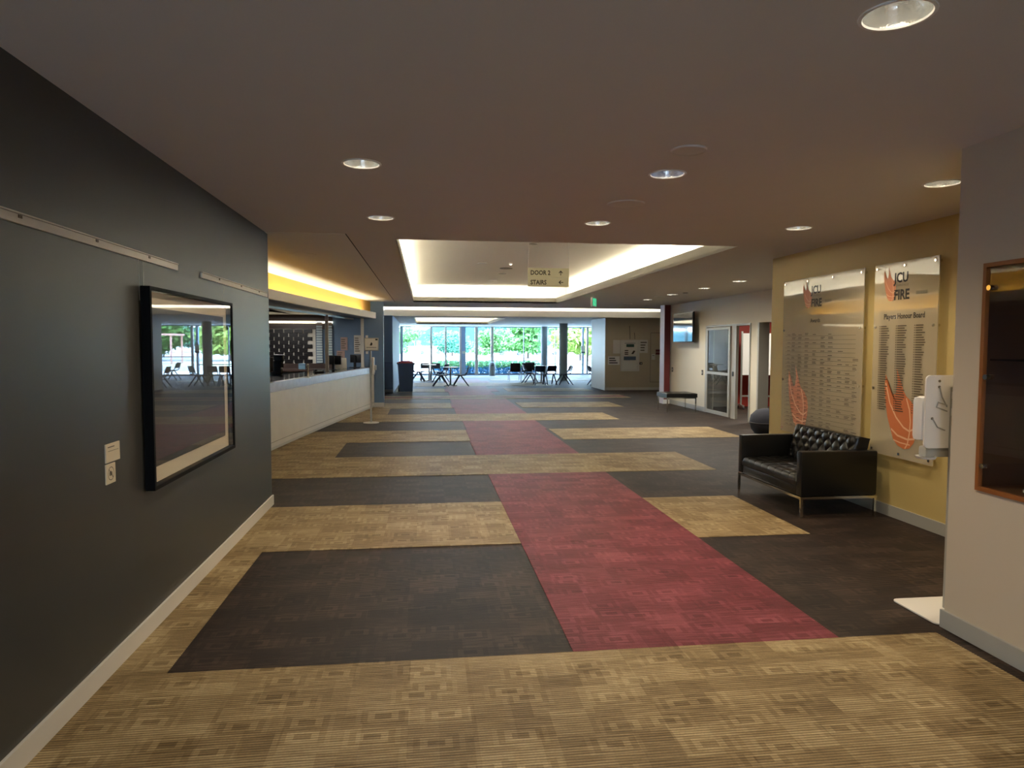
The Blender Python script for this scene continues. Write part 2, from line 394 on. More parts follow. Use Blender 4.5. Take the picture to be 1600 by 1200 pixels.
# ------------------------------------------------------------------ walls
def wall(name, m, *a): return box(name, m, *a, struct=True)
wl = wall('wall_left', 'charcoal', -1.73, -1.53, -4, 7.1, 0, CE)
box('baseboard_left', 'white_trim', -1.53, -1.515, -4, 7.115, 0.004, .1, struct=True)
wall('wall_outer_left', 'blue', -8.2, -8, -4, 36.5, -.1, 3.3)
wall('wall_back', 'white_wall', -8, -1.73, -4.2, -4, -.1, 3.3); wall('wall_back', 'white_wall', -.4, 14.2, -4.2, -4, -.1, 3.3); wall('wall_back', 'white_wall', -1.73, -.4, -4.2, -4, 2.1, 3.3)
m = MB()
for x in (-1.73, -1.1, -.46): m.box(x, x+.06, -4.16, -4.04, 0, 2.1)
m.box(-1.73, -.4, -4.16, -4.04, 2.04, 2.1); m.build('window_30', 'alu', kind='structure')  # frame of an unseen opening added behind the camera for cool daylight
wall('wall_outer_right', 'white_wall', 14.2, 14.4, -4.2, 36.5, -.1, 3.3)
# slate blue walls on the left beyond the counter
wb = wall('wall_reception', 'blue', -8, -1.06, 17.9, 18.15, 0, CE)
box('baseboard_reception', 'white_trim', -1.33, -1.05, 17.885, 17.9, .004, .12, struct=True)
wn = wall('wall_niche', 'blue', -1.8, -1.07, 23.1, 29.3, 0, FC)
box('wall_niche_side', 'blue', -2.2, -1.9, 18.15, 29.8, 0, FC, struct=True)
low = thing('slatted_panel', 'dark blue slatted panel low on the blue wall left of the bin', 'panel', (-1.2, 23.08, 0))  # plain slatted wall panel, no radiator behind it
MB().box(-.14, .13, -.02, .02, .13, 1.02).build('panel_board', 'blue_dark', low)
for i in range(6): MB().box(-.12+i*.045, -.105+i*.045, -.028, -.02, .18, .98).build('slat', 'blue', low)
gr = MB()
for i in range(12): gr.box(-.14+i*.0235, -.13+i*.0235, -.02, 0, .005, .12)
g = gr.build('floor_grille', 'grey_trim', low); g['label'] = 'pale mesh grille under the panel'
wall('wall_far_left', 'blue', -1.7, -1.17, 29.8, 30.3, 0, FC)
wall('wall_far_left', 'white_trim', -2.2, -1.7, 29.8, 36.45, 0, FC)
# yellow wall
wy = wall('wall_yellow', 'yellow', 4.33, 4.5, 2.0, 8.3, 0, CE)
box('baseboard_yellow', 'grey_trim', 4.315, 4.33, 2.0, 8.31, .004, .11, struct=True)
# pillar wall with cabinet niche
pw = MB(); PX = 2.925
pw.box(PX, 3.6, -4, 3.535, 2.04, CE); pw.box(PX, 3.6, -4, 3.535, 0, .836); pw.box(PX, 3.6, 3.34, 3.535, .836, 2.04)
pw.box(PX, 3.6, -4, 1.3, .836, 2.04); pw.box(3.28, 3.6, 1.3, 3.34, .836, 2.04)
pw.build('wall_right', 'pillar', kind='structure')
box('baseboard_right', 'grey_trim', PX-.015, PX, -4, 3.55, .004, .105, struct=True)
# right hand white wall with two door openings
WX = 6.64
w = MB()
w.box(WX, WX+.2, 15.85, 18.6, 0, CE); w.box(WX, WX+.2, 13.24, 13.56, 0, CE); w.box(WX, WX+.2, 8.3, 12.2, 0, CE)
w.box(WX, WX+.2, 13.56, 15.85, 2.06, CE); w.box(WX, WX+.2, 12.2, 13.24, 2.06, CE)
w.build('wall_white', 'white_wall', kind='structure')
for a, b in ((15.85, 18.6), (13.24, 13.56)): box('baseboard_white', 'grey_trim', WX-.014, WX, a, b, .004, .12, struct=True)
wall('wall_nib', 'white_wall', 4.5, 14.2, 8.1, 8.3, 0, CE)
fin = wall('wall_fin', 'maroon', 6.44, 6.6, 18.2, 18.5, 0, CE)
box('fin_reveal', 'mauve', 6.425, 6.44, 18.19, 18.52, 0, CE, parent=fin)
box('fin_base', 'white_trim', 6.42, 6.6, 18.18, 18.2, 0.004, .12, parent=fin)
# office behind
wall('wall_office', 'redwall', 7.85, 12, 17.2, 17.35, 0, CE); wall('wall_office', 'alu', 6.84, 7.85, 17.2, 17.35, 0, CE)
wall('wall_office', 'redwall', 11.9, 12, 9.5, 17.2, 0, CE)
# tan block
wt = wall('wall_tan', 'tan', 6.27, 14.2, 23.77, 25.8, 0, FC)
box('wall_tan_end', 'white_trim', 6.255, 6.27, 23.78, 25.8, 0, FC, struct=True)
box('baseboard_tan', 'white_trim', 6.25, 14, 23.755, 23.77, .004, .1, struct=True)
# grey columns
for (x, y, r, z) in ((6.095, 30.4, .19, FC), (6.2, 36.0, .18, FC)):
    MB().tube((x, y, 0), (x, y, z), r, seg=28).build('column', 'column', smooth=True)
cl = [o for o in COL.objects if o.name.startswith('column')]
tag(cl[0], 'wide round grey column, nearer one, right of the black chairs', 'column'); tag(cl[1], 'round grey column against the glazing behind the black chairs', 'column')

# ------------------------------------------------------------------ glazing
GY = 36.5
def pane(x0, x1, z0, z1, n, head=FC):
    f = MB(); t = .04
    f.box(x0, x1, GY-.03, GY+.03, z0, z0+.07); f.box(x0, x1, GY-.03, GY+.03, z1-.05, z1)
    o = f.build('window_%d' % n, 'frame_dark', kind='structure')
    box('pane', 'glass', x0, x1, GY-.004, GY+.004, z0+.07, z1-.05, parent=o)
    return o
mx = [(-1.30, -1.16), (.24, .36), (1.0, 1.10), (1.77, 1.87), (2.58, 2.74), (3.42, 3.56), (5.16, 5.20), (6.86, 6.89), (8.32, 8.42), (8.56, 8.67), (10.2, 10.3), (12, 12.1), (14.0, 14.2)]
for i, (a, b) in enumerate(mx):
    m = 'frame_dark' if i in (0, 6, 7) else ('mull_blue' if i == 8 else 'mullion')
    box('trim_%d' % (i+2), m, a, b, GY-.09, GY+.06, 0.004, FC, struct=True)
for i in range(len(mx)-1):
    pane(mx[i][1], mx[i+1][0], 0.004, FC, i+1)
box('trim_20', 'mull_blue', 1.87, 2.09, GY-.12, GY+.1, 0.004, FC, struct=True)
for a, b, z in ((6.89, 8.32, .56), (8.67, 10.2, .95), (5.2, 6.86, .58), (10.3, 12, .95)): box('trim_21', 'frame_dark', a, b, GY-.04, GY+.04, z-.02, z+.02, struct=True)
s = box('door_sign', 'white_pl', 1.9, 2.08, GY-.14, GY-.125, 1.12, 1.25); tag(s, 'small white sign on the blue door stile of the glazing', 'sign')
s = thing('door_notice', 'white notice with dark footer on the blue stile right of the wide column', 'notice', (8.37, GY-.1, 1.35))
MB().box(-.1, .1, -.012, 0, -.12, .2).build('notice_sheet', 'paper', s); MB().box(-.1, .1, -.014, -.012, -.2, -.12).build('notice_footer', 'bluegrey', s)

# ------------------------------------------------------------------ reception counter
def cx(y):   # plan curve of the counter front
    return -2.62+.118*(y-7.1)+.0025*(y-7.1)**2 + (0)
pts = [(7.4, None)]
def cfront(y):
    t = (y-10.635)/(17.5-10.635); return -2.285+(.118*(y-10.635)+.0026*(y-10.635)**2)
ys = [7.3+i*(17.85-7.3)/24 for i in range(25)]
def band(off0, off1, z0, z1, y0=7.3, y1=17.85, n=24):
    b = MB(); Y = [y0+i*(y1-y0)/n for i in range(n+1)]
    P = [(cfront(y)+off0, y) for y in Y]+[(cfront(y)+off1, y) for y in reversed(Y)]
    return b.prism(P, z0, z1)
ct = thing('reception_counter', 'long pale curved reception counter with a thick grey top', 'counter', (0, 0, 0))
band(0, -.06, .06, .90).build('front_panel', 'stone', ct)
band(-.03, -.1, 0.004, .06).build('kick_plate', 'white_trim', ct)
band(.035, -.10, .89, 1.03).build('counter_edge', 'slab', ct)
o = band(-.10, -.75, .96, 1.028).build('worktop', 'darktop', ct); o['label'] = 'dark polished worktop'
band(-.6, -.66, 0.004, .96).build('back_panel', 'brownceil', ct)
band(.001, -.01, .13, .135).build('panel_joint', 'ink_soft', ct)
# canopy
cp = thing('counter_canopy', 'curved canopy over the reception counter with a beige fascia', 'canopy', (0, 0, 0))
band(.16, .12, 2.24, 2.385, y1=17.4).build('fascia', 'fascia', cp)
band(.12, -.2, 2.235, 2.26, y1=17.4).build('soffit', 'brownceil', cp)
band(-.42, -.44, 2.205, 2.24, y1=17.6).build('glazing_rail', 'metal', cp)
bk = band(-.09, -.15, 2.26, CE, y1=17.9).build('wall_bulkhead', 'yellow_lit', kind='structure')
box('ceiling', 'brownceil', -8, -3.2, 6, 17.9, 2.33, 2.36, struct=True)
b = band(-.15, -1.9, 2.33, 2.36, y1=17.9).build('ceiling', 'brownceil', kind='structure')
for i in range(6):
    y = 8.6+i*1.55; x = cfront(y)+.03
    sl = (cfront(y+.1)-cfront(y-.1))/.2
    light('canopy_strip', 'AREA', (x-.02, y, 2.29), 6.5, (1, .88, .6), (PI, 0, -math.atan(sl)), shape='RECTANGLE', size=.08, size_y=1.5)
for i, (x, y, b_) in enumerate(((-2.10, 15.28, 2.24), (-1.53, 17.3, 2.24))):
    p = thing('glazing_post', ['white glazing post at the middle of the reception counter', 'white glazing post at the far end of the reception counter'][i], 'post', (x, y, 0))
    MB().box(-.035, .035, -.03, .03, 1.03, b_, .004).build('post', 'white_trim', p); MB().box(-.06, .06, -.05, .05, 1.028, 1.04, .003).build('foot', 'metal', p)
# brick screen wall behind the counter
BY = 17.88
box('light_panel', 'ceil_white', -4.0, -2.73, BY, BY+.018, 1.12, 2.24, parent=wb)['label'] = 'pale backing behind black bricks'
box('light_strip', 'striplight', -4.0, -2.31, BY-.03, BY, 2.13, 2.17, parent=wb)['label'] = 'bright strip light above the bricks'
box('maroon_panel', 'brownceil', -4.0, -2.31, BY-.012, BY, 1.98, 2.12, parent=wb)
box('maroon_panel', 'brownceil', -4.0, -2.31, BY-.012, BY, 2.18, 2.33, parent=wb)
box('dado', 'brownceil', -4.0, -2.31, BY-.03, BY+.018, .9, 1.12, parent=wb)
bw, bh = .204, .090
bmesh0 = None
r = 0; z = 1.13
while z < 1.97:
    x = -3.95+(r % 2)*.117
    while x+bw < -2.74:
        if bmesh0 is None:
            ob = MB().box(-bw/2, bw/2, -.02, .02, 0, bh).build('brick', 'brick', wb); bmesh0 = ob
        else:
            ob = bmesh0.copy(); COL.objects.link(ob); ob.parent = wb
        ob.location = (x+bw/2, BY-.02, z); x += .234
    z += .094; r += 1
# white blind right of the bricks
for (a, b, nm) in ((-2.70, -2.56, 'white slatted blind beside the black bricks, left of the white post'), (-2.46, -2.32, 'white slatted blind right of the white post on the blue wall')):
    t = thing('slatted_blind', nm, 'blind', ((a+b)/2, BY-.05, 1.13))
    MB().box(-(b-a)/2, (b-a)/2, -.012, .012, .98, 1.02).build('head_rail', 'white_trim', t)
    first = None
    for k in range(15):
        if first is None: first = q = MB().box(-(b-a)/2, (b-a)/2, -.012, .012, 0, .046).build('slat', 'blind', t)
        else: q = first.copy(); COL.objects.link(q); q.parent = t
        q.location = (0, 0, .01+k*.063)
light('reception_lamp', 'AREA', (-3.4, 16.2, 2.3), 22, (1, .96, .9), (0, 0, 0), shape='RECTANGLE', size=1.2, size_y=.3)

# posters in reception
def sheet(name, label, m, x0, x1, z0, z1, y, lines=4, cat='notice', inkm='ink_soft'):
    t = thing(name, label, cat, ((x0+x1)/2, y, (z0+z1)/2)); w_, h_ = (x1-x0)/2, (z1-z0)/2
    MB().box(-w_, w_, -.006, 0, -h_, h_).build('sheet', m, t)
    if lines:
        b = MB()
        for i in range(lines):
            zz = h_*(.8-1.6*(i+.5)/lines); ll = w_*random.uniform(.5, .8)
            b.box(-w_*.8, -w_*.8+2*ll*.95, -.0075, -.006, zz-h_*.35/lines, zz+h_*.35/lines)
        b.build('print', inkm, t)['kind'] = 'stuff'
    return t
sheet('notice', 'pinkish notice on the blue reception wall, upper of the two overlapping', 'pinkpaper', -2.12, -1.95, 1.45, 1.78, 17.893, 5)
sheet('notice', 'pinkish notice on the blue reception wall, lower left one', 'pinkpaper', -2.22, -2.02, 1.15, 1.44, 17.893, 5)
sheet('notice', 'tall white notice on the blue wall beside the far white post', 'paper', -1.79, -1.60, 1.36, 1.83, 17.893, 7)
sheet('notice', 'narrow white notice just right of the far white post', 'paper', -1.50, -1.44, 1.36, 1.83, 17.893, 6)

# office chair behind the counter
oc = thing('office_chair', 'black office chair behind the near end of the reception counter', 'chair', (-3.0, 13.6, 0), math.radians(-60))
MB().box(-.25, .25, -.25, .25, .46, .55, .03).build('seat', 'black_pl', oc, smooth=True)
bkm = MB()
for i in range(6):
    z = .68+i*.12; d = .04*math.sin(i/5*PI); bkm.box(-.25+.02*(i == 5), .25-.02*(i == 5), .22-d, .28-d, z, z+.125, .02)
bkm.build('backrest', 'black_pl', oc, smooth=True)
for s_ in (-1, 1):
    MB().path([(s_*.27, -.02, .5), (s_*.3, -.02, .72), (s_*.3, .1, .74), (s_*.3, -.2, .74)], .018).build('armrest', 'metal', oc, smooth=True)
MB().tube((0, 0, .12), (0, 0, .47), .03).build('gas_lift', 'black_pl', oc, smooth=True)
for k in range(5):
    a = k*2*PI/5
    MB().tube((0, 0, .12), (.3*math.cos(a), .3*math.sin(a), .07), .022, .016).build('base_arm', 'black_pl', oc, smooth=True)
    MB().tube((.3*math.cos(a)-.02, .3*math.sin(a), .032), (.3*math.cos(a)+.02, .3*math.sin(a), .032), .03).build('castor', 'black_pl', oc, smooth=True)
def monitor(label, x, y, z, rz, w_=.5, h_=.32):
    t = thing('monitor', label, 'monitor', (x, y, z), rz)
    MB().box(-w_/2, w_/2, -.02, .02, .12, .12+h_, .008).build('screen_case', 'black_pl', t, smooth=True)
    MB().box(-w_/2+.02, w_/2-.02, -.0225, -.02, .14, .10+h_).build('screen', 'screen', t)
    MB().box(-.03, .03, .02, .05, .01, .3).build('neck', 'black_pl', t); MB().box(-.12, .12, -.06, .1, 0, .012, .003).build('foot', 'black_pl', t)
    return t
monitor('black monitor on the reception counter near the dark wall end', -2.72, 11.9, 1.028, math.radians(200), .42, .24)
monitor('black monitor on the counter just right of the middle white post', -2.05, 16.0, 1.028, math.radians(165), .34, .2)
monitor('black monitor at the far end of the counter beside the sign stand', -1.72, 17.55, 1.028, math.radians(150), .3, .2)
for i, (x, y) in enumerate(((-1.98, 16.25), (-1.93, 16.6))):
    t = thing('brochure_holder', ['clear angled brochure holder on the counter beside the small monitor', 'second clear brochure holder, the farther one behind the first'][i], 'holder', (x, y, 1.028), .3)
    m = MB(); m.prism([(-.1, -.04), (.1, -.04), (.1, .04), (-.1, .04)], 0, .006); m.build('base', 'glass_tint', t)
    MB().box(-.1, .1, -.006, .006, 0, .26, mx=Matrix.Rotation(-.2, 4, 'X')).build('holder_back', 'white_pl', t)
    MB().box(-.09, .09, -.018, -.008, .02, .22, mx=Matrix.Rotation(-.2, 4, 'X')).build('brochure', 'paper', t)
t = thing('counter_post', 'small white post standing on the reception counter', 'lamp', (-2.0, 12.2, 1.028))  # plain post with a round foot, not a lamp
MB().lathe([(0, 0), (.05, 0), (.05, .012), (0, .014)]).build('base', 'white_pl', t, smooth=True)
t['label'] = 'small white post with a round foot near the left end of the counter'; t['category'] = 'stand'
MB().tube((0, 0, .012), (0, 0, .2), .014).build('stem', 'white_pl', t, smooth=True); MB().box(-.02, .02, -.015, .015, .19, .24, .008).build('head', 'white_pl', t, smooth=True)
t = thing('telephone', 'dark telephone on the counter left of the middle white post', 'telephone', (-2.15, 14.4, 1.028), .3)
MB().prism([(-.09, -.1), (.09, -.1), (.09, .1), (-.09, .1)], 0, .03).build('body', 'black_pl', t); MB().box(-.085, -.04, -.1, .1, .035, .07, .01).build('handset', 'black_pl', t, smooth=True)
MB().box(0, .08, -.06, .06, .03, .034).build('keypad', 'grey_trim', t)
t = thing('blue_box', 'small blue box on the dark shelf behind the counter', 'box', (-2.95, 17.2, 1.0))
MB().box(-.08, .08, -.05, .05, 0, .14, .01).build('carton', 'car_blue', t, smooth=True); MB().box(-.082, .082, -.052, .052, .1, .12).build('band', 'bluegrey', t)
sh = box('back_bench', 'brownceil', -4.0, -2.4, 17.0, 17.84, .96, 1.0); tag(sh, 'dark back bench under the black brick screen', 'bench')

# ------------------------------------------------------------------ sign stand with sanitiser
st = thing('sign_stand', 'slim pedestal sign stand with a white notice and dispenser at the counter end', 'stand', (-1.107, 14.33, 0))
MB().lathe([(0, .004), (.16, .004), (.16, .014), (.04, .022), (0, .022)], seg=36).build('base', 'white_trim', st, smooth=True)
MB().tube((0, 0, .02), (0, 0, 1.5), .02, seg=14).build('pole', 'metal', st, smooth=True)
MB().box(-.12, .165, -.035, -.02, 1.47, 1.735, .004).build('notice_frame', 'grey_trim', st, smooth=True)
MB().box(-.105, .15, -.037, -.035, 1.485, 1.72).build('notice_sheet', 'paper', st)
m = MB(); m.poly([(-.01, -.0378, 1.58), (.03, -.0378, 1.58), (.045, -.0378, 1.615), (.02, -.0378, 1.65), (.0, -.0378, 1.61)]); m.box(-.08, .12, -.038, -.037, 1.535, 1.545); m.box(.1, .145, -.038, -.037, 1.685, 1.715); m.build('print', 'ink', st)['kind'] = 'stuff'
MB().box(.025, .075, -.04, .04, .985, 1.34, .012).build('dispenser', 'white_pl', st, smooth=True)
MB().box(.075, .115, -.03, .03, 1.08, 1.18, .006).build('drip_tray', 'grey_trim', st, smooth=True)

# ------------------------------------------------------------------ wheelie bin
wbn = thing('wheelie_bin', 'dark blue wheelie bin with a red lid by the blue wall', 'bin', (-.66, 23.55, 0), .12)
m = MB(); bm = m.bm
lo = [bm.verts.new(p) for p in ((-.2, -.22, .03), (.2, -.22, .03), (.2, .2, .03), (-.2, .2, .03))]
hi = [bm.verts.new(p) for p in ((-.25, -.3, .96), (.25, -.3, .96), (.25, .3, .96), (-.25, .3, .96))]
bm.faces.new(lo[::-1]); bm.faces.new(hi)
for i in range(4): bm.faces.new((lo[i], lo[(i+1) % 4], hi[(i+1) % 4], hi[i]))
m.build('body', 'bin_body', wbn)
MB().box(-.28, .28, -.33, .31, .93, .97, .01).build('rim', 'bin_body', wbn, smooth=True)
m = MB(); bm = m.bm
for i in range(9):
    pass
m.prism([(-.27, -.32), (.27, -.32), (.27, .32), (-.27, .32)], .97, .99)
m.lathe([(.27, .99), (.22, 1.03), (.1, 1.05), (0, 1.052)], seg=24); m.build('lid', 'bin_lid', wbn, smooth=True)
MB().tube((-.24, .36, .93), (.24, .36, .93), .018).build('handle', 'bin_body', wbn, smooth=True)
for s_ in (-1, 1): MB().tube((s_*.19, .2, .1), (s_*.24, .2, .1), .1, seg=20).build('wheel', 'tyre', wbn, smooth=True)

# ------------------------------------------------------------------ cafe furniture
def cafe_table(label, x, y, group='white round cafe tables'):
    t = thing('cafe_table', label, 'table', (x, y, 0), 0, group)
    MB().tube((0, 0, .715), (0, 0, .74), .3, seg=28).build('tabletop', 'white_pl', t, smooth=True)
    MB().tube((0, 0, .03), (0, 0, .715), .035, seg=12).build('column', 'metal', t, smooth=True)
    for k in range(4):
        a = k*PI/2+.4; MB().tube((0, 0, .06), (.27*math.cos(a), .27*math.sin(a), .015), .02, .014, seg=8).build('foot', 'metal', t, smooth=True)
    return t
cafe_table('round white cafe table between two black chairs, nearer the red carpet', .95, 26.7)
cafe_table('round white cafe table among chairs, farther one on the left', .15, 30.0)
cafe_table('round white cafe table behind the right hand group of black chairs', 4.75, 28.3)
# moulded A-leg chair, faces -Y locally (back at +Y)
def shell_grid(fn, nu, nv, th):
    m = MB(); bm = m.bm; V = []
    for side in (0, 1):
        g = [[bm.verts.new(fn(i/nu*2-1, j/nv, side*th)) for i in range(nu+1)] for j in range(nv+1)]
        V.append(g)
    for g, fl in zip(V, (0, 1)):
        for j in range(nv):
            for i in range(nu):
                q = (g[j][i], g[j][i+1], g[j+1][i+1], g[j+1][i]); bm.faces.new(q if fl else q[::-1])
    A, B = V
    for j in range(nv):
        bm.faces.new((A[j][0], A[j+1][0], B[j+1][0], B[j][0])); bm.faces.new((A[j][nu], B[j][nu], B[j+1][nu], A[j+1][nu]))
    for i in range(nu):
        bm.faces.new((A[0][i], B[0][i], B[0][i+1], A[0][i+1])); bm.faces.new((A[nv][i], A[nv][i+1], B[nv][i+1], B[nv][i]))
    return m
def make_cafe_chair():
    t = thing('cafe_chair', '', 'chair')
    shell_grid(lambda u, v, d: (u*.2, -.22+v*.42, .43+.02*u*u-.015*math.sin(v*PI)-d+(.0 if v > .1 else -.012)), 6, 6, .022).build('seat', 'navy_pl', t, smooth=True)
    shell_grid(lambda u, v, d: (u*(.2-.02*v*v), .235+v*.10+.03*(1-u*u)+d, .53+v*.24), 6, 4, .02).build('backrest', 'navy_pl', t, smooth=True)
    for s_ in (-1, 1):
        m = MB(); m.path([(s_*.17, .17, .42), (s_*.185, .25, .5), (s_*.185, .32, .72)], .018, 8); m.build('back_support', 'navy_pl', t, smooth=True)
        MB().tube((s_*.17, -.02, .42), (s_*.2, -.27, .0), .026, .02, 8).build('leg', 'navy_pl', t, smooth=True)
        MB().tube((s_*.17, .02, .42), (s_*.2, .33, .0), .026, .02, 8).build('leg', 'navy_pl', t, smooth=True)
    return t
ch0 = make_cafe_chair(); used = False
def chair(x, y, deg, label):
    global used
    if not used: o = ch0; used = True
    else: o = dup(ch0, (0, 0, 0), 0)
    o.location = (x, y, 0); o.rotation_euler = (0, 0, math.radians(deg)); o['label'] = label; o['group'] = 'moulded black cafe chairs'
chair(.6, 26.75, 92, 'dark moulded chair left of the near white cafe table, facing right')
chair(1.32, 26.75, -90, 'dark moulded chair right of the near white cafe table, facing left')
chair(-.3, 30.1, 85, 'dark moulded chair just right of the wheelie bin, facing right')
chair(.0, 30.8, 5, 'dark moulded chair behind the far left cafe table, left one')
chair(.42, 30.6, -5, 'dark moulded chair behind the far left cafe table, right one')
chair(.62, 29.7, -120, 'dark moulded chair partly hidden at the far left cafe table, facing window')
chair(4.5, 27.3, 178, 'dark moulded chair with its back to us in the right hand group')
chair(4.98, 27.65, 190, 'dark moulded chair showing a white gap under its back, right hand group')
chair(5.5, 27.35, -80, 'dark moulded chair seen from the side at the right end of the group')
chair(4.35, 28.6, 60, 'dark moulded chair at the back of the right hand group, partly hidden')
chair(8.3, 32.6, 100, 'dark chair beyond the wide column against the glazed door')
chair(6.75, 26.9, 95, 'dark chair peeking out behind the left edge of the tan wall')
# square backed sled chairs
def sled(x, y, deg, label):
    t = thing('sled_chair', label, 'chair', (x, y, 0), math.radians(deg), 'square backed black chairs')
    MB().box(-.24, .24, -.25, .22, .42, .47, .02).build('seat', 'black_pl', t, smooth=True)
    MB().box(-.22, .22, .22, .26, .46, .84, .03, mx=Matrix.Rotation(-.1, 4, 'X') @ Matrix.Translation((0, .04, 0))).build('backrest', 'black_pl', t, smooth=True)
    for s_ in (-1, 1):
        MB().path([(s_*.24, .24, .5), (s_*.24, .24, .015), (s_*.24, -.24, .015), (s_*.24, -.24, .43)], .013).build('sled_leg', 'metal', t, smooth=True)
    MB().box(-.14, .14, .262, .266, .62, .64).build('back_slot', 'grey_trim', t)
sled(3.84, 30.0, 180, 'square backed black chair at the left of the right hand group')
sled(4.42, 30.1, 172, 'square backed black chair second from left in the right hand group')
sled(4.75, 31.4, 170, 'square backed black chair behind the other two, mostly hidden')
# small drum bin near glazing
t = thing('litter_bin', 'round grey litter bin standing against the glazing by the hedge', 'bin', (3.42, 35.7, 0))
MB().lathe([(0, 0), (.16, 0), (.165, .5), (.15, .6), (.1, .68), (0, .71)]).build('body', 'column', t, smooth=True)
MB().box(-.06, .06, -.17, -.14, .5, .58, .004).build('flap', 'frame_dark', t)

# ------------------------------------------------------------------ picture on left wall
pc = thing('framed_picture', 'large framed dark picture hanging on the charcoal wall', 'picture', (-1.53, 4.79, 1.36))
hy, hz = .81, .56
f = MB(); t_ = .022
f.box(0.006, .055, -hy, -hy+t_, -hz, hz); f.box(0.006, .055, hy-t_, hy, -hz, hz); f.box(0.006, .055, -hy+t_, hy-t_, -hz, -hz+t_); f.box(0.006, .055, -hy+t_, hy-t_, hz-t_, hz)
f.build('frame', 'black', pc)
MB().box(.004, .010, -hy+t_, hy-t_, -hz+t_, hz-t_).build('mount', 'mat_board', pc)
MB().box(.010, .012, -hy+.11, hy-.11, -hz+.11, hz-.11).build('print', 'art', pc)
MB().box(.046, .049, -hy+t_, hy-t_, -hz+t_, hz-t_).build('glass', 'glass_pic', pc)
def rail(label, y0, y1):
    t = thing('hanging_rail', label, 'rail', (-1.53, y0, 2.08))
    L_ = y1-y0
    m = MB(); m.box(0, .012, 0, L_, -.02, .014); m.box(0, .016, 0, L_, .016, .022); m.build('track', 'white_trim', t)
    MB().box(.0, .010, 0, L_, .014, .016).build('groove', 'ink', t)
    y = .4
    while y < L_: MB().box(.012, .015, y-.012, y+.012, .0, .012).build('clip', 'ink_soft', t); y += .62
    return t
rail('long white picture hanging rail at the near end of the charcoal wall', .6, 4.55)
rail('short white picture hanging rail towards the far end of the charcoal wall', 5.02, 7.0)
for i, (y, lb) in enumerate(((3.96, 'left hanging wire of the picture, dropping from the long rail'), (4.02, 'second hanging wire close beside the left one'), (5.52, 'right hanging wire of the picture, dropping from the short rail'))):
    w_ = MB().tube((-1.522, y, 2.06), (-1.522, y, 1.84), .0015, seg=6).build('hanging_wire', 'metal', smooth=True); tag(w_, lb, 'wire')
t = thing('wall_label', 'cream caption card with fine print left of the picture', 'label', (-1.53, 3.594, 1.077))
MB().box(0, .006, -.076, .076, -.045, .045).build('card', 'paper_warm', t)
m = MB(); m.box(.006, .0068, -.055, .015, .026, .031); m.box(.006, .0068, -.055, .06, .008, .010); m.build('print', 'ink_soft', t)['kind'] = 'stuff'
t = thing('no_photography_sign', 'cream square sign with a crossed circle below the caption card', 'sign', (-1.53, 3.565, .976))
MB().box(0, .006, -.05, .05, -.048, .048).build('card', 'paper_warm', t)
MX = Matrix.Translation((.0064, 0, 0)) @ Matrix.Rotation(PI/2, 4, 'Y')
m = MB(); m.lathe([(.030, 0), (.033, 0)], mx=MX, seg=32)
a = math.radians(45)
m.poly([(.0066, -.024, .021), (.0066, -.021, .024), (.0066, .024, -.021), (.0066, .021, -.024)]); m.build('crossed_circle', 'ink', t)
m = MB(); m.box(.006, .0064, -.016, .014, -.010, .008); m.box(.006, .0064, -.006, .004, .008, .013); m.build('camera_symbol', 'ink_soft', t)

# ------------------------------------------------------------------ downlights, speakers
def downlight(x, y, label, on=1, z=CE, r=.105, grp='recessed ceiling downlights', power=None, face='lampface', warm=(1, .83, .60)):
    t = thing('downlight', label, 'ceiling light', (x, y, z), random.uniform(0, 6), grp)
    MB().lathe([(r*1.12, -.002), (r*1.1, -.006), (r, -.006), (r*.97, 0)], seg=32).build('trim_ring', 'white_pl', t, smooth=True)
    MB().lathe([(r*.995, 0.0), (r*.98, .03), (r*.85, .09), (r*.55, .13)], seg=32).build('reflector', 'reflector', t, smooth=True)
    MB().lathe([(r*.55, .13), (0, .13)], seg=24).build('lamp', face, t)
    if power: light('downlight_lamp', 'SPOT', (x, y, z-.012), power, warm, (0, 0, 0), spot_size=math.radians(150), spot_blend=.8, shadow_soft_size=.07)
    return t
P = 40
downlight(-.374, 4.286, 'downlight above the large picture, left in the nearer row', power=P)
downlight(1.519, 4.286, 'bluish downlight in the middle of the near ceiling', power=P, face='lamp_blue')
downlight(3.412, 4.286, 'downlight close to the top of the right pillar wall', power=P)
downlight(-.374, 6.073, 'downlight left in the farther row, before the raised ceiling', power=P)
downlight(1.519, 6.073, 'downlight in the middle of the farther row, before the raised ceiling', power=P)
downlight(3.412, 6.073, 'downlight right in the farther row, near the mustard wall', power=P)
downlight(1.53, 2.15, 'large bright downlight at the top right edge of the photo', power=P)
for i, (y, lb) in enumerate(((11.2, 'nearest small downlight right of the raised ceiling'), (12.7, 'second small downlight along the white wall side'), (14.4, 'third small downlight along the white wall side'), (16.1, 'fourth small downlight along the white wall side'), (17.7, 'dim farthest small downlight by the slot light'))):
    downlight(5.26, y, lb, face='lampface' if i < 4 else 'lamp_dim', power=(90 if i < 4 else None), warm=(1, .92, .8))
downlight(1.59, 16.4, 'small downlight in the raised ceiling near its far edge', z=3.12, r=.09)
def disc(x, y, label, z=CE, r=.11, m='ceil', cat='speaker', name='ceiling_speaker'):
    t = thing(name, label, cat, (x, y, z))
    MB().lathe([(r*1.1, 0), (r*1.08, -.008), (r*.98, -.010)], seg=32).build('ring', m, t, smooth=True)
    MB().lathe([(r*.98, -.009), (r*.5, -.006), (0, -.006)], seg=32).build('grille', m, t, smooth=True)
disc(1.525, 5.22, 'round flush ceiling speaker between the two middle downlights', r=.13)
disc(-1.45, 8.64, 'round flush ceiling speaker over the reception side', r=.14, m='ceil_far')
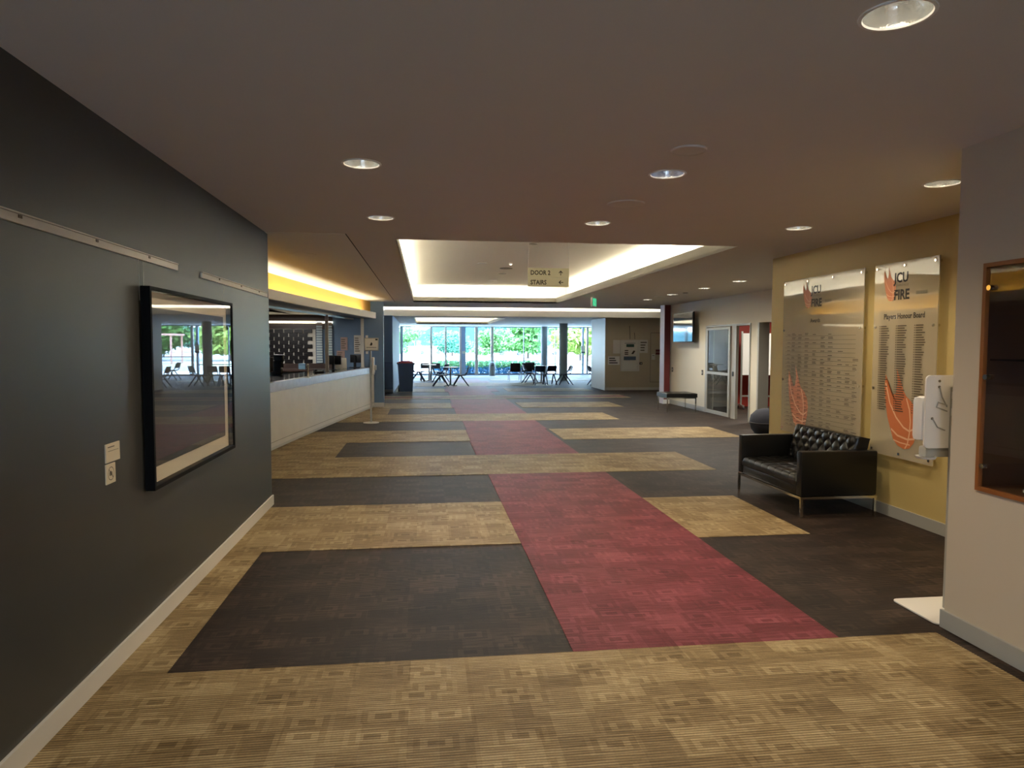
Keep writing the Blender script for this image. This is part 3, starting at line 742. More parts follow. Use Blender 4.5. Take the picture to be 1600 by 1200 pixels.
disc(1.45, 3.75, 'faint round cover plate on the ceiling near the bluish downlight', r=.09)
disc(5.25, 15.2, 'flat round speaker among the small downlights on the right')
disc(5.35, 13.9, 'dark round sprinkler plate beside the right row of downlights', r=.05, m='ink_soft', cat='sprinkler', name='sprinkler')
disc(1.05, 12.99, 'round smoke detector on the raised ceiling, left one', z=3.12, r=.08, m='white_pl', cat='detector', name='smoke_detector')
disc(1.6, 13.8, 'dark flat disc on the raised ceiling', z=3.12, r=.12, m='ink_soft')
disc(1.63, 14.8, 'pale flat disc on the raised ceiling behind the dark one', z=3.12, r=.08, m='lip')
disc(1.62, 10.4, 'small flat plate at the front of the raised ceiling', z=3.12, r=.06, m='lip', cat='plate', name='cover_plate')
t = thing('spot_lamp', 'tiny bright spot lamp on the raised ceiling', 'lamp', (1.58, 12.9, 3.12))
MB().tube((0, 0, -.03), (0, 0, 0), .03).build('housing', 'white_pl', t, smooth=True); MB().tube((0, 0, -.034), (0, 0, -.03), .022).build('lens', 'lampface', t)

# ------------------------------------------------------------------ hanging direction sign, exit sign
hs = thing('direction_sign', 'hanging khaki direction sign for door 2 and stairs', 'sign', (1.60, 9.0, 2.36))
MB().box(-.271, .271, -.012, .012, .122, .243, .002).build('upper_panel', 'signface', hs); MB().box(-.271, .271, -.012, .012, 0, .119, .002).build('lower_panel', 'signface', hs)
fm = lambda x, z: frame_mx((x, -.0125, z), (1, 0, 0), (0, 0, 1))
text('DOOR 2', .082, 'ink_brown', hs, fm(-.24, .155), bold=.0022, sx=.85); text('STAIRS', .082, 'ink_brown', hs, fm(-.24, .030), bold=.0022, sx=.85)
m = MB()
def arrow(cx_, cz, up_):
    pts = [(0, .03), (.028, .0), (.02, -.008), (.005, .008), (.005, -.035), (-.005, -.035), (-.005, .008), (-.02, -.008), (-.028, .0)]
    if not up_: pts = [(-b, a) for a, b in pts]
    m.poly([(cx_+a, -.0135, cz+b) for a, b in pts])
arrow(.16, .185, True); arrow(.16, .06, False)
m.build('arrow', 'ink_brown', hs)
for x in (-.265, .265): MB().tube((x, 0, .24), (x, 0, .76), .0015, seg=6).build('hanger_wire', 'metal', hs)
ex = thing('exit_sign', 'small green hanging exit sign seen almost edge on', 'sign', (3.68, 15.0, 2.44), math.radians(62))
MB().box(-.17, .17, -.02, .02, 0, .2, .004).build('housing', 'white_pl', ex)
for s_ in (-1, 1):
    MB().box(-.155, .155, s_*.0205, s_*.023, .02, .18).build('green_face', 'exit', ex)
m = MB(); bmm = [(-.06, .03), (-.02, .08), (.0, .12), (-.03, .12), (.03, .16), (.06, .11), (.03, .10), (.02, .07), (.05, .03), (.03, .03), (.0, .06), (-.03, .03)]
for s_ in (-1, 1): m.poly([(a, s_*.024, b) for a, b in bmm])
m.build('running_figure', 'white_pl', ex)
MB().tube((0, 0, .2), (0, 0, .245), .012).build('stem', 'white_pl', ex)

# ------------------------------------------------------------------ honour boards
def flame_ball(bt, y, z, w_, h_, full=True, xo=-.0115):
    """basket ball with a flame tail, u right = -Y"""
    def q(u, v, d=0): return (xo-d, y-u*w_, z+v*h_)
    m = MB()
    N_ = lambda a, b: ((a-242)/355, (955-b)/705)
    out = [N_(*p) for p in ((75, 300), (65, 430), (82, 560), (108, 690), (146, 800), (175, 880), (225, 930), (290, 952), (345, 935), (385, 880), (408, 790), (420, 690), (405, 600), (355, 530), (300, 485), (268, 440), (235, 350), (190, 240), (205, 370), (188, 470), (150, 480), (112, 400))]
    c_ = m.bm.verts.new(q(*N_(240, 640))); vs = [m.bm.verts.new(q(*p)) for p in out]
    for i in range(len(vs)): m.bm.faces.new((c_, vs[i], vs[(i+1) % len(vs)]))
    m.build('flame_emblem', 'orange' if full else 'orange_soft', bt)
    m = MB()
    def arc(p, wd=.018):
        for (a, b), (c, d) in zip(p, p[1:]):
            n = Vector((d-b, -(c-a))).normalized()*wd
            m.poly([q(a+n.x, b+n.y*w_/h_, .001), q(c+n.x, d+n.y*w_/h_, .001), q(c-n.x, d-n.y*w_/h_, .001), q(a-n.x, b-n.y*w_/h_, .001)])
    for w__, ps in ((.016, ((300, 500), (335, 600), (347, 700), (342, 800), (325, 900), (300, 945))), (.018, ((80, 380), (130, 560), (200, 680), (280, 760), (340, 785), (400, 750))), (.018, ((152, 790), (220, 840), (320, 860), (395, 845))), (.012, ((180, 885), (250, 900), (350, 905)))):
        arc([N_(*p) for p in ps], w__)
    m.build('ball_seam', 'orange_pale', bt)
def honour_board(label, y0, y1, nscrews):
    """y0 = left (far) edge, y1 = right (near) edge"""
    t = thing('honour_board', label, 'board', (4.282, (y0+y1)/2, .58))
    h2 = (y0-y1)/2; H_ = 1.785
    MB().box(-.010, -.002, -h2, h2, 0, H_).build('acrylic_sheet', 'acrylic', t)
    first = None
    for iy in range(nscrews):
        yy = h2-.04-(2*h2-.08)*iy/(nscrews-1)
        for zz in ((.04, H_-.04) if 0 < iy < nscrews-1 else (.04, .62, 1.2, H_-.04)):
            if first is None: first = s_ = MB().tube((-.02, 0, 0), (.04, 0, 0), .012, seg=12).build('standoff', 'chrome', t, smooth=True)
            else: s_ = first.copy(); COL.objects.link(s_); s_.parent = t
            s_.location = (0, yy, zz)
    return t, h2
def bmx(y, z): return frame_mx((-.0112, y, z), (0, -1, 0), (0, 0, 1))
b1, h1 = honour_board('wider clear acrylic honour board with ruled award rows behind the sofa', 7.90, 6.36, 4)
text('JCU', .12, 'ink', b1, bmx(.17, 1.60), bold=.003, sx=.95); text('FIRE', .12, 'ink', b1, bmx(.17, 1.455), bold=.004, sx=.95)
text('TOWNSVILLE', .032, 'ink_soft', b1, bmx(.17, 1.565)); text('Awards', .062, 'ink', b1, bmx(.08, 1.28), 'CENTER', bold=.001)
flame_ball(b1, .25, 1.44, .18, .30, False); flame_ball(b1, .40, .06, .44, .72, False)
ink = MB(); inkl = MB()
z = 1.16; rowk = 0
for k in range(24):
    zz = 1.13-k*.0455
    inkl.box(-.0115, -.011, -.66, .70, zz-.0015, zz+.0015)
    for c_, x in enumerate((.66, .56, .42, .28, .12, -.04, -.18, -.36, -.50, -.62)):
        if random.random() < (.92 if c_ < 7 else .45 if k > 5 else .15):
            for l in range(random.choice((1, 1, 2)) if c_ > 0 else 1):
                wd = random.uniform(.05, .09); m0 = zz+.012+l*.014
                ink.box(-.0117, -.0112, x-wd, x, m0, m0+.0065)
ink.build('names', 'ink_brown', b1)['kind'] = 'stuff'; inkl.build('rule_lines', 'ink_brown', b1)['kind'] = 'stuff'
g_ = MB(); g_.box(-.0115, -.011, -.22, -.10, 1.49, 1.52); g_.build('sponsor_print', 'ink_soft', b1)
b2, h2 = honour_board('narrower clear acrylic players honour board with three columns of names', 6.20, 5.36, 3)
text('JCU', .125, 'ink', b2, bmx(.14, 1.60), bold=.003, sx=.9); text('FIRE', .125, 'ink', b2, bmx(.14, 1.445), bold=.004, sx=.9)
text('TOWNSVILLE', .032, 'ink_soft', b2, bmx(.14, 1.562)); text('Players Honour Board', .07, 'ink', b2, bmx(0.0, 1.27), 'CENTER', bold=.0012, sx=.85)
flame_ball(b2, .2, 1.43, .17, .32, False); flame_ball(b2, .0, .09, .46, .72, True)
ink = MB()
for k in range(37):
    zz = 1.2-k*.0215
    for x in (.33, .10, -.14):
        wd = random.uniform(.08, .13)
        ink.box(-.0135, -.0128, x-.015, x-.005, zz, zz+.009); ink.box(-.0135, -.0128, x-.02-wd, x-.025, zz, zz+.009)
ink.build('names', 'ink_brown', b2)['kind'] = 'stuff'
g_ = MB(); g_.box(-.0115, -.011, -.29, -.15, 1.475, 1.505); g_.build('sponsor_print', 'ink_soft', b2)

# ------------------------------------------------------------------ leather sofa
so = thing('sofa', 'black leather two seat sofa with tufted back and chrome frame', 'sofa', (3.45, 6.64, 0), 0)
SW, SD = .655, .76           # half width along Y, depth along X (front at x=0)
for s_ in (-1, 1):
    MB().box(0, SD, s_*(SW-.09) if s_ > 0 else -SW, SW if s_ > 0 else -SW+.09, .2, .62, .018).build('arm', 'leather', so, smooth=True)
MB().box(.01, SD-.06, -SW+.095, SW-.095, .2, .285, .012).build('seat_base', 'leather', so, smooth=True)
MB().box(SD-.09, SD, -SW+.092, SW-.092, .2, .6, .018).build('back_panel', 'leather', so, smooth=True)
def cushion(nu, nv, fn, name):
    m = MB(); bm = m.bm
    top = [[bm.verts.new(fn(i/nu, j/nv, 1)) for i in range(nu+1)] for j in range(nv+1)]
    bot = [[bm.verts.new(fn(i/nu, j/nv, 0)) for i in range(nu+1)] for j in range(nv+1)]
    for j in range(nv):
        for i in range(nu):
            bm.faces.new((top[j][i], top[j][i+1], top[j+1][i+1], top[j+1][i])); bm.faces.new((bot[j][i], bot[j+1][i], bot[j+1][i+1], bot[j][i+1]))
    for j in range(nv):
        bm.faces.new((top[j][0], top[j+1][0], bot[j+1][0], bot[j][0])); bm.faces.new((top[j][nu], bot[j][nu], bot[j+1][nu], top[j+1][nu]))
    for i in range(nu):
        bm.faces.new((top[0][i], bot[0][i], bot[0][i+1], top[0][i+1])); bm.faces.new((top[nv][i], top[nv][i+1], bot[nv][i+1], bot[nv][i]))
    return m.build(name, 'leather', so, smooth=True)
def edge(u, v, p=.07): 
    e = min(u, 1-u)/p if min(u, 1-u) < p else 1; f_ = min(v, 1-v)/p if min(v, 1-v) < p else 1
    return math.sqrt(max(0, 1-(1-e)**2))*math.sqrt(max(0, 1-(1-f_)**2))
def puff(a, b): return (abs(math.sin(a))*abs(math.sin(b)))**.35
def seatf(u, v, top):     # u along Y, v along X
    y = -SW+.095+u*(2*SW-.19); x = .0+v*(SD-.20); e = edge(u, v, .05)
    if not top: return (x+.005, y, .288)
    return (x, y, .33+e*(.045+.016*puff(u*PI*8, v*PI*4)))
cushion(96, 48, seatf, 'seat_cushion')
def backf(u, v, top):     # v up
    y = -SW+.10+u*(2*SW-.20); e = edge(u, v, .08); tilt = .09
    x = SD-.235+v*tilt; z = .37+v*.37
    n = Vector((-1, 0, tilt/.37)).normalized()
    if not top: return (x+.13, y, z-.02)
    d = e*(.035+.026*puff(PI*(u*8+v*2.4), PI*(u*8-v*2.4)))
    return (x+.03+n.x*d, y, z+n.z*d)
cushion(140, 44, backf, 'back_cushion')
m = MB()
for x in (.012, SD-.012): m.box(x-.012, x+.012, -SW, SW, .172, .196)
for y in (-SW+.012, SW-.012): m.box(.024, SD-.024, y-.012, y+.012, .172, .196)
m.build('chrome_frame', 'chrome', so)
for x in (.012, SD-.012):
    for y in (-SW+.012, SW-.012): MB().box(x-.011, x+.011, y-.011, y+.011, .0045, .172).build('leg', 'chrome', so)

# ------------------------------------------------------------------ bench, tv, door, whiteboard, pouf
be = thing('bench_seat', 'square black leather bench with chrome legs before the maroon fin', 'bench', (6.06, 16.2, 0))
m = shell_grid(lambda u, v, d: (u*.38, -.36+v*.72, .45-d+(0 if d else -.01*(1-edge((u+1)/2, v, .1))+.006*puff(u*PI*2, v*PI*4))), 24, 24, .1)
m.build('cushion', 'leather', be, smooth=True)
MB().box(-.36, .36, -.34, .34, .325, .349).build('frame', 'chrome', be)
for x in (-.35, .35):
    for y in (-.33, .33): MB().box(x-.012, x+.012, y-.012, y+.012, 0, .325).build('leg', 'chrome', be)
tv = thing('television', 'black flat television high on the white wall', 'television', (6.455, 16.92, 2.05))
MB().box(0, .05, -.66, .66, -.375, .375, .006).build('case', 'black_pl', tv, smooth=True)
MB().box(-.002, 0, -.645, .645, -.355, .36).build('screen', 'screen', tv)
MB().box(.05, .17, -.2, .2, -.2, .2).build('wall_bracket', 'black_pl', tv)
for y, lb in ((18.1, 'small dark wall outlet beside the maroon fin'), (16.05, 'small dark wall outlet left of the aluminium door')):
    t = thing('wall_outlet', lb, 'outlet', (WX, y, .94)); MB().box(-.008, 0, -.045, .045, -.06, .06, .002).build('plate', 'ink', t); MB().box(-.011, -.008, -.02, .02, -.03, .03).build('socket', 'grey_trim', t)
# aluminium framed door 1
d1 = thing('aluminium_door', 'grey aluminium framed glass door panel in the white wall', 'door', (WX, 0, 0)); d1['kind'] = 'structure'
m = MB()
m.box(-.02, .15, 15.78, 15.85, 0.004, 2.06); m.box(-.02, .15, 13.56, 13.59, 0.004, 2.06); m.box(-.02, .15, 13.59, 15.78, 2.02, 2.06)
m.build('door_frame', 'alu', d1)
m = MB()
m.box(-.05, -.01, 15.66, 15.76, .02, 2.0); m.box(-.05, -.01, 14.45, 14.53, .02, 2.0); m.box(-.05, -.01, 14.53, 15.66, .02, .1); m.box(-.05, -.01, 14.53, 15.66, 1.95, 2.0); m.box(-.05, -.01, 14.53, 15.66, .93, .99)
m.build('door_leaf', 'alu', d1)
MB().box(-.02, .04, 14.2, 14.42, .004, 2.02).build('door_jamb', 'alu', d1)
MB().box(-.04, -.02, 14.3, 14.34, .93, 1.03).build('handle', 'black_pl', d1)
for a, b in ((.1, .93), (.99, 1.95)): MB().box(-.034, -.028, 14.53, 15.66, a, b).build('pane', 'glass_tint', d1)
d2 = MB(); d2.box(WX-.02, WX+.2, 13.18, 13.24, 0, 2.06); d2.box(WX-.02, WX+.2, 12.2, 12.26, 0, 2.06); d2.build('door_2', 'alu', kind='structure')
t = thing('whiteboard', 'mobile whiteboard on a wheeled stand in the red room', 'whiteboard', (8.62, 16.5, 0), math.radians(-12))
MB().box(-.7, .7, -.015, .015, .85, 1.9, .004).build('board', 'white_pl', t)
m = MB(); m.box(-.74, -.7, -.02, .02, .1, 1.95); m.box(.7, .74, -.02, .02, .1, 1.95); m.box(-.7, .7, -.02, .02, .3, .34); m.build('frame', 'metal', t)
for x in (-.72, .72): MB().box(x-.02, x+.02, -.3, .3, .06, .1).build('foot', 'metal', t)
for x in (-.72, .72):
    for y in (-.28, .28): MB().tube((x-.015, y, .03), (x+.015, y, .03), .03).build('castor', 'black_pl', t, smooth=True)
o = box('office_carpet', 'beige', 7.6, 9.6, 14.6, 15.4, .0005, .004, parent=floor); o['label'] = 'beige patterned carpet panel'
light('office_lamp', 'AREA', (8.6, 14.8, 2.6), 70, (1, .93, .82), (0, 0, 0), shape='SQUARE', size=1.2)
t = thing('pouf', 'rounded dark grey upholstered pouf peeking past the mustard wall', 'pouf', (6.15, 11.9, 0))
MB().lathe([(0, .004), (.2, .004), (.26, .08), (.29, .2), (.27, .33), (.18, .42), (.07, .455), (0, .46)]).build('seat', 'pouf', t, smooth=True)
MB().lathe([(.292, .19), (.298, .2), (.292, .21)]).build('piping', 'ink', t, smooth=True)

# ------------------------------------------------------------------ tan wall fittings
TY = 23.765
nb = thing('notice_cabinet', 'white framed notice cabinet with a poster on the tan wall', 'notice board', (7.145, TY, 1.225))
m = MB(); m.box(-.34, -.27, -.05, 0, -.55, .55); m.box(.27, .34, -.05, 0, -.55, .55); m.box(-.27, .27, -.05, 0, -.55, -.47); m.box(-.27, .27, -.05, 0, .47, .55); m.build('frame', 'white_trim', nb)
MB().box(-.27, .27, -.02, 0, -.47, .47).build('poster', 'paper', nb)
m = MB(); m.box(-.13, .15, -.022, -.02, .30, .40); m.build('green_heading', 'green', nb)
m = MB(); m.box(-.22, .22, -.022, -.02, -.16, -.03); m.box(-.2, .2, -.022, -.02, .43, .445); m.build('blue_band', 'bluegrey', nb)['kind'] = 'stuff'
m = MB(); 
for zz in (.16, .09, .03): m.box(-.19, -.06, -.022, -.02, zz, zz+.035)
m.poly([(.05, -.0205, .06), (.12, -.0205, .05), (.2, -.0205, .16), (.13, -.0205, .18)]); m.build('small_print', 'ink_brown', nb)['kind'] = 'stuff'
sheet('notice', 'white paper notice left of the notice cabinet on the tan wall', 'paper', 6.54, 6.80, 1.30, 1.77, TY, 0)
sheet('notice', 'white notice with small pictures right of the notice cabinet', 'paper', 7.50, 7.80, 1.32, 1.78, TY, 4)
t = sheet('notice', 'framed white sign with three printed lines below the left notice', 'white_pl', 6.36, 6.78, .90, 1.20, TY, 3, inkm='ink')
for x, z0, z1, lb in ((7.14, 1.80, 2.27, 'longer black cable hanging above the notice cabinet'), (7.32, 1.80, 2.03, 'shorter black cable above the notice cabinet')):
    w_ = MB().path([(x-.02, TY-.02, z1), (x-.005, TY-.02, (z0+z1)/2), (x, TY-.02, z0)], .008).build('cable', 'ink', smooth=True); tag(w_, lb, 'cable')
t = thing('light_switch', 'dark push button box right of the notice cabinet', 'switch', (7.55, TY, .95)); MB().box(-.05, .05, -.03, 0, -.04, .04, .004).build('box', 'ink', t); MB().tube((0, -.04, 0), (0, -.03, 0), .018).build('button', 'white_pl', t)
t = thing('door_controller', 'small white card reader beside the tan service door', 'card reader', (8.0, TY, 1.18)); MB().box(-.06, .06, -.03, 0, -.1, .1, .004).build('box', 'white_trim', t); MB().box(-.04, .04, -.032, -.03, .04, .06).build('label_strip', 'ink_soft', t)
t = thing('door_plate', 'dark maroon name plate on the tan service door', 'sign', (8.2, TY, 1.35)); MB().box(-.11, .11, -.01, 0, .01, .09).build('upper_strip', 'maroon', t); MB().box(-.11, .11, -.01, 0, -.09, -.01).build('lower_strip', 'maroon', t)
m = MB(); m.box(7.90, 8.7, TY-.004, TY+.002, 2.02, 2.035); m.box(7.90, 8.7, TY-.004, TY+.002, .28, .295); m.box(7.895, 7.905, TY-.004, TY+.002, .28, 2.035); m.build('door_3', 'ink_soft', kind='structure')

# ------------------------------------------------------------------ display cabinet in the pillar wall
dc = thing('display_cabinet', 'timber framed glass trophy cabinet recessed in the right wall', 'cabinet', (PX, 2.32, .838))
cy0, cy1, ch = -1.02, 1.02, 1.2
m = MB(); t_ = .022
m.box(-.012, .012, cy1-t_, cy1, 0, ch); m.box(-.012, .012, cy0, cy0+t_, 0, ch); m.box(-.012, .012, cy0+t_, cy1-t_, 0, t_); m.box(-.012, .012, cy0+t_, cy1-t_, ch-t_, ch); m.build('frame', 'wood', dc)
m = MB(); m.box(.012, .35, cy1-.012, cy1, 0, ch); m.box(.012, .35, cy0, cy0+.012, 0, ch); m.box(.012, .35, cy0+.012, cy1-.012, 0, .02); m.box(.012, .35, cy0+.012, cy1-.012, ch-.02, ch); m.build('inner_lining', 'wood_dark', dc)
MB().box(.33, .35, cy0+t_, cy1-t_, t_, ch-t_).build('back_board', 'wood_dark', dc)
MB().box(.0, .006, cy0+t_, cy1-t_, t_+.002, ch-t_-.002).build('glass_door', 'glass_pic', dc)
o = MB().box(.03, .33, cy0+t_, cy1-t_, .69, .70).build('glass_shelf', 'glass_tint', dc)
for z in (.135, .605, 1.07): MB().tube((-.022, cy1-.05, z), (0, cy1-.05, z), .014, seg=16).build('knob', 'chrome', dc, smooth=True)
t = thing('trophy', 'small copper coloured trophy standing on the glass shelf', 'trophy', (PX+.14, 3.12, .838+.70))
MB().lathe([(0, 0), (.035, 0), (.035, .012), (.012, .02), (.012, .04), (.03, .07), (.034, .11), (.03, .11), (.02, .07), (0, .06)]).build('cup', MAT if False else 'chrome', t, smooth=True)
for s_ in (-1, 1): MB().path([(0, s_*.03, .1), (0, s_*.05, .085), (0, s_*.03, .06)], .004).build('handle', 'chrome', t, smooth=True)
t = thing('book', 'dark book lying at the bottom of the trophy cabinet', 'book', (PX+.17, 3.0, .862)); MB().box(-.1, .1, -.13, .13, 0, .004).build('lower_cover', 'ink', t); MB().box(-.097, .097, -.127, .127, .004, .018).build('pages', 'paper', t); MB().box(-.1, .1, -.13, .13, .018, .022).build('upper_cover', 'ink', t)

# ------------------------------------------------------------------ sanitiser station behind pillar
sn = thing('sanitiser_stand', 'white sanitiser stand with floor plate half hidden by the right wall', 'stand', (3.14, 3.76, 0))
def rrect(x0, x1, y0, y1, r, n=5):
    P_ = []
    for cx_, cy_, a0 in ((x1-r, y1-r, 0), (x0+r, y1-r, 90), (x0+r, y0+r, 180), (x1-r, y0+r, 270)):
        for i in range(n+1):
            a = math.radians(a0+90*i/n); P_.append((cx_+r*math.cos(a), cy_+r*math.sin(a)))
    return P_
MB().prism(rrect(-.235, .3, -.2, .2, .04), .004, .012).build('floor_plate', 'white_pl', sn)
MB().box(-.02, .05, -.03, .03, .012, 1.36, .005).build('post', 'grey_trim', sn, smooth=True)
m = MB(); m.prism(rrect(-.175, .18, -.44, 0, .03), 0, .012)
m.bm.transform(Matrix.Translation((0, .045, 1.43)) @ Matrix.Rotation(PI/2, 4, 'X')); m.build('back_plate', 'white_pl', sn)
MB().box(-.185, .16, .05, .14, 1.03, 1.3, .03).build('dispenser', 'white_pl', sn, smooth=True)
MB().box(-.15, .1, .05, .12, .93, 1.0, .02).build('nozzle_cover', 'grey_trim', sn, smooth=True)
MB().lathe([(0, 0), (.05, .005), (.06, .02), (.057, .02), (.045, .01), (0, .008)], c=(-.14, .06, .92)).build('drip_tray', 'white_pl', sn, smooth=True)
for z in (1.19, 1.29): MB().box(-.035, .065, -.045, .0, z, z+.045, .004).build('clamp', 'white_pl', sn, smooth=True)
m = MB(); m.path([(-.09, .028, 1.36), (-.075, .026, 1.3), (-.04, .026, 1.24)], .004); m.path([(-.13, .028, 1.17), (-.1, .024, 1.12), (-.05, .024, 1.1)], .004); m.path([(-.04, .026, 1.25), (-.1, .024, 1.27), (-.11, .024, 1.24), (-.04, .024, 1.215)], .004); m.build('cable', 'grey_trim', sn, smooth=True)['kind'] = 'stuff'
for x, z in ((-.09, 1.395), (-.09, 1.36), (-.13, 1.17)): MB().tube((x, .03, z), (x, .034, z), .008).build('screw', 'ink_soft', sn)

# ------------------------------------------------------------------ outdoors
box('ground', 'road', -150, 250, 36.6, 420, -.3, -.12, struct=True)
box('bounce_ground', 'road', -30, 30, -60, -4.2, -.3, -.12, struct=True)  # unseen ground added to bounce sunlight in through the back opening
box('kerb_strip', 'asphalt', -60, 120, 46, 54, -.12, -.1, struct=True)
box('lawn', 'grass', -60, 140, 54, 64, -.12, -.09, struct=True)
box('car_park', 'asphalt', -60, 140, 72, 96, -.12, -.1, struct=True)
def leaves(n, blobs, size, name, m, parent, kind='stuff', seed=1):
    rnd = random.Random(seed); V = []; F_ = []
    for i in range(n):
        cx_, cy_, cz_, rx, ry, rz_ = rnd.choice(blobs)
        while True:
            p = Vector((rnd.uniform(-1, 1), rnd.uniform(-1, 1), rnd.uniform(-1, 1)))
            if .45 < p.length < 1: break
        c_ = Vector((cx_+p.x*rx, cy_+p.y*ry, cz_+p.z*rz_)); a = Vector((rnd.gauss(0, 1), rnd.gauss(0, 1), rnd.gauss(0, 1))).normalized(); b = a.orthogonal().normalized()
        s_ = size*rnd.uniform(.6, 1.3); k = len(V)
        V += [c_-a*s_, c_+b*s_*.5, c_+a*s_, c_-b*s_*.5]; F_.append((k, k+1, k+2, k+3))
    me = bpy.data.meshes.new(name); me.from_pydata([tuple(v) for v in V], [], F_); me.materials.append(MT[m])
    o = bpy.data.objects.new(name, me); COL.objects.link(o); o.parent = parent; o['kind'] = kind; return o
def tree(label, x, y, h, w_, m, n=1800, group='trees beyond the car park', seed=0, low=.25):
    rnd = random.Random(seed)
    t = thing('tree', label, 'tree', (x, y, -.1), 0, group)
    mm = MB(); mm.tube((0, 0, 0), (rnd.uniform(-.3, .3), 0, h*.55), h*.03, h*.015, 8)
    for k in range(4):
        a = rnd.uniform(0, 6.28); mm.tube((0, 0, h*.3), (math.cos(a)*w_*.3, math.sin(a)*w_*.3, h*.6), h*.015, h*.006, 6)
    mm.build('trunk', 'trunk', t, smooth=True)
    bl = []
    for k in range(9):
        a = rnd.uniform(0, 6.28); q = rnd.uniform(0, .6); zz = rnd.uniform(low, .82)
        bl.append((math.cos(a)*q*w_/2, math.sin(a)*q*w_/2, h*zz, w_*.27, w_*.27, h*.16))
    bl.append((0, 0, h*.6, w_*.35, w_*.35, h*.3))
    leaves(n, bl, h*.06, 'foliage', m, t, seed=seed)
tl = ['leafy green tree seen through the glazing, %s' % s for s in (
 'leftmost by the left window edge', 'second from the left mullion', 'behind the tall blue door stile', 'above the grey litter bin', 'left of the thin mullion in the middle', 'above the black chairs',
 'between the two grey columns', 'right of the wide grey column', 'behind the right glazed door')]
spec = [(-4.5, 112, 4.3, 9, 'leaf'), (4.5, 118, 3.9, 8, 'leaf_d'), (10.5, 112, 4.2, 7, 'leaf'), (14.5, 98, 5.6, 7, 'leaf'), (19.0, 84, 5.8, 8, 'leaf_y'), (27.5, 84, 6.2, 8, 'leaf'),
        (35.5, 84, 6.2, 8, 'leaf_d'), (44, 84, 6.2, 7.6, 'leaf_y'), (53.5, 88, 6.4, 8, 'leaf')]
for i, (x, y, h, w_, m) in enumerate(spec): tree(tl[i], x*.86, y*.86, h, w_, m, 3400, seed=i+3, low=.2)
for i in range(7): tree('distant deep green tree in the far row behind, %s' % ['far left', 'left of the first mullion', 'left centre', 'centre', 'right of centre', 'right', 'far right'][i], -8+i*13, 150, 5 if i < 2 else 8, 13, ['leaf_d', 'leaf'][i % 2], 1800, group='distant tree row', seed=40+i)
# hill
m = MB(); bm = m.bm; N = 60; prev = None
for i in range(N+1):
    x = -300+i*900/N; h = 14+16*math.exp(-((x-60)/90)**2)+4*math.sin(i*.9)+3*math.sin(i*2.1)
    cur = [bm.verts.new((x, 700, -5)), bm.verts.new((x, 760, h*.9)), bm.verts.new((x, 900, h*1.05)), bm.verts.new((x, 1000, -5))]
    if prev:
        for k in range(3): bm.faces.new((prev[k], cur[k], cur[k+1], prev[k+1]))
    prev = cur
m.build('hillside', 'hill', kind='structure')
box('far_ground', 'grass', -400, 700, 420, 1000, -.6, -.3, struct=True)
# hedge
hg = thing('hedge', 'long clipped hedge with fresh green tops outside the glazing', 'hedge', (3.2, 37.9, -.12))
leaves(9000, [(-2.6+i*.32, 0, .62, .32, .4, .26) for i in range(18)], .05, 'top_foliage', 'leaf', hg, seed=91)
leaves(9000, [(-2.6+i*.32, -.05, .3, .32, .4, .3) for i in range(18)], .05, 'shade_tinted_foliage', 'hedge_shade', hg, seed=92)  # lower leaves carry the blue base shade in their colour
mm = MB()
for i in range(18): mm.tube((-2.6+i*.32, 0, 0), (-2.6+i*.32, 0, .6), .015, seg=6)
o = mm.build('stems', 'trunk', hg); o['kind'] = 'stuff'
sp = thing('young_shrub', 'thin young shrub outside left of the hedge', 'shrub', (-.15, 38.2, -.12))
MB().tube((0, 0, 0), (.02, 0, 1.15), .01, seg=6).build('stem', 'trunk', sp)
leaves(160, [(0, 0, 1.0, .22, .2, .3)], .04, 'foliage', 'leaf_d', sp, seed=5)
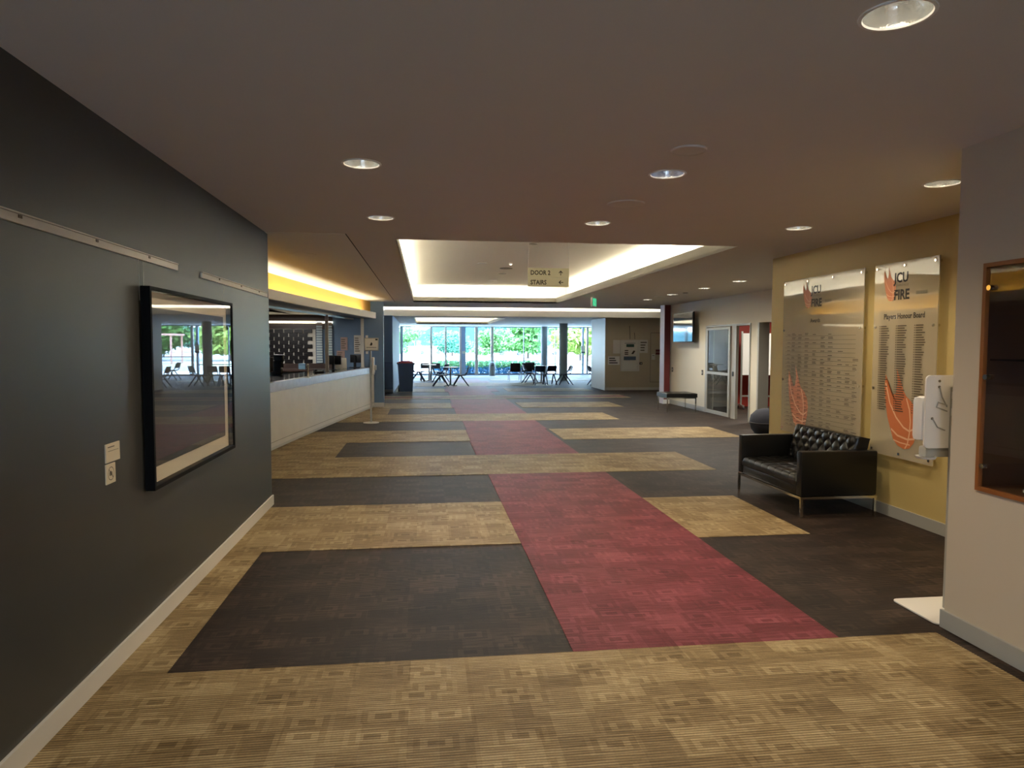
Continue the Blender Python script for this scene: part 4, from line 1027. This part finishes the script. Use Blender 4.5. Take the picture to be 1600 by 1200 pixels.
sp = thing('young_shrub', 'low leafy shrub outside behind the wheelie bin', 'shrub', (-.95, 38.0, -.12))
MB().tube((0, 0, 0), (.02, 0, .6), .01, seg=6).build('stem', 'trunk', sp)
leaves(300, [(0, 0, .5, .3, .3, .4)], .05, 'foliage', 'leaf_d', sp, seed=6)
# cars
def car(label, x, y, m='car_white', van=False, rz=0):
    t = thing('car', label, 'car', (x, y, -.1), rz, 'cars in the car park')
    L_, H1, H2 = 4.4, .85, 2.0 if van else 1.45
    prof = [(-2.2, .35), (2.2, .35), (2.2, .8), (1.9, H1+.1), (1.1, H1+.15), (.6, H2), (-1.6, H2), (-2.1, H1+.15), (-2.2, .8)]
    q = MB(); A = [q.bm.verts.new((a, -.85, b)) for a, b in prof]; B = [q.bm.verts.new((a, .85, b)) for a, b in prof]
    q.bm.faces.new(A); q.bm.faces.new(B[::-1])
    for i in range(len(A)): q.bm.faces.new((A[i], B[i], B[(i+1) % len(A)], A[(i+1) % len(A)]))
    q.build('body', m, t)
    MB().box(-1.5, .7, -.86, .86, H1+.15, H2-.12).build('side_windows', 'car_glass', t)
    for xx in (-1.35, 1.35):
        for yy in (-.87, .67): MB().tube((xx, yy, .33), (xx, yy+.2, .33), .33, seg=16).build('wheel', 'tyre', t, smooth=True)
car('white parked car seen through the leftmost window', .8, 120)
car('white parked car left of the first mullion', 4.6, 118)
car('grey blue utility vehicle parked between two mullions', 13.0, 106, 'car_blue')
car('white parked car under the trees behind the hedge', 19.6, 112)
car('white van parked behind the black chairs', 29.5, 118)
car('white parked car between the two grey columns', 42, 118)
car('white van parked right of the wide grey column', 52, 120)
pv = thing('shade_shelter', 'small open shelter with a dusty pink roof in the car park', 'shelter', (20.0, 62, -.1))
MB().prism([(-2.2, -1.5), (2.2, -1.5), (2.2, 1.5), (-2.2, 1.5)], 2.4, 2.55).build('roof', 'roofpink', pv)
for x in (-2, 2):
    for y in (-1.3, 1.3): MB().box(x-.06, x+.06, y-.06, y+.06, 0, 2.4).build('post', 'roofpink', pv)
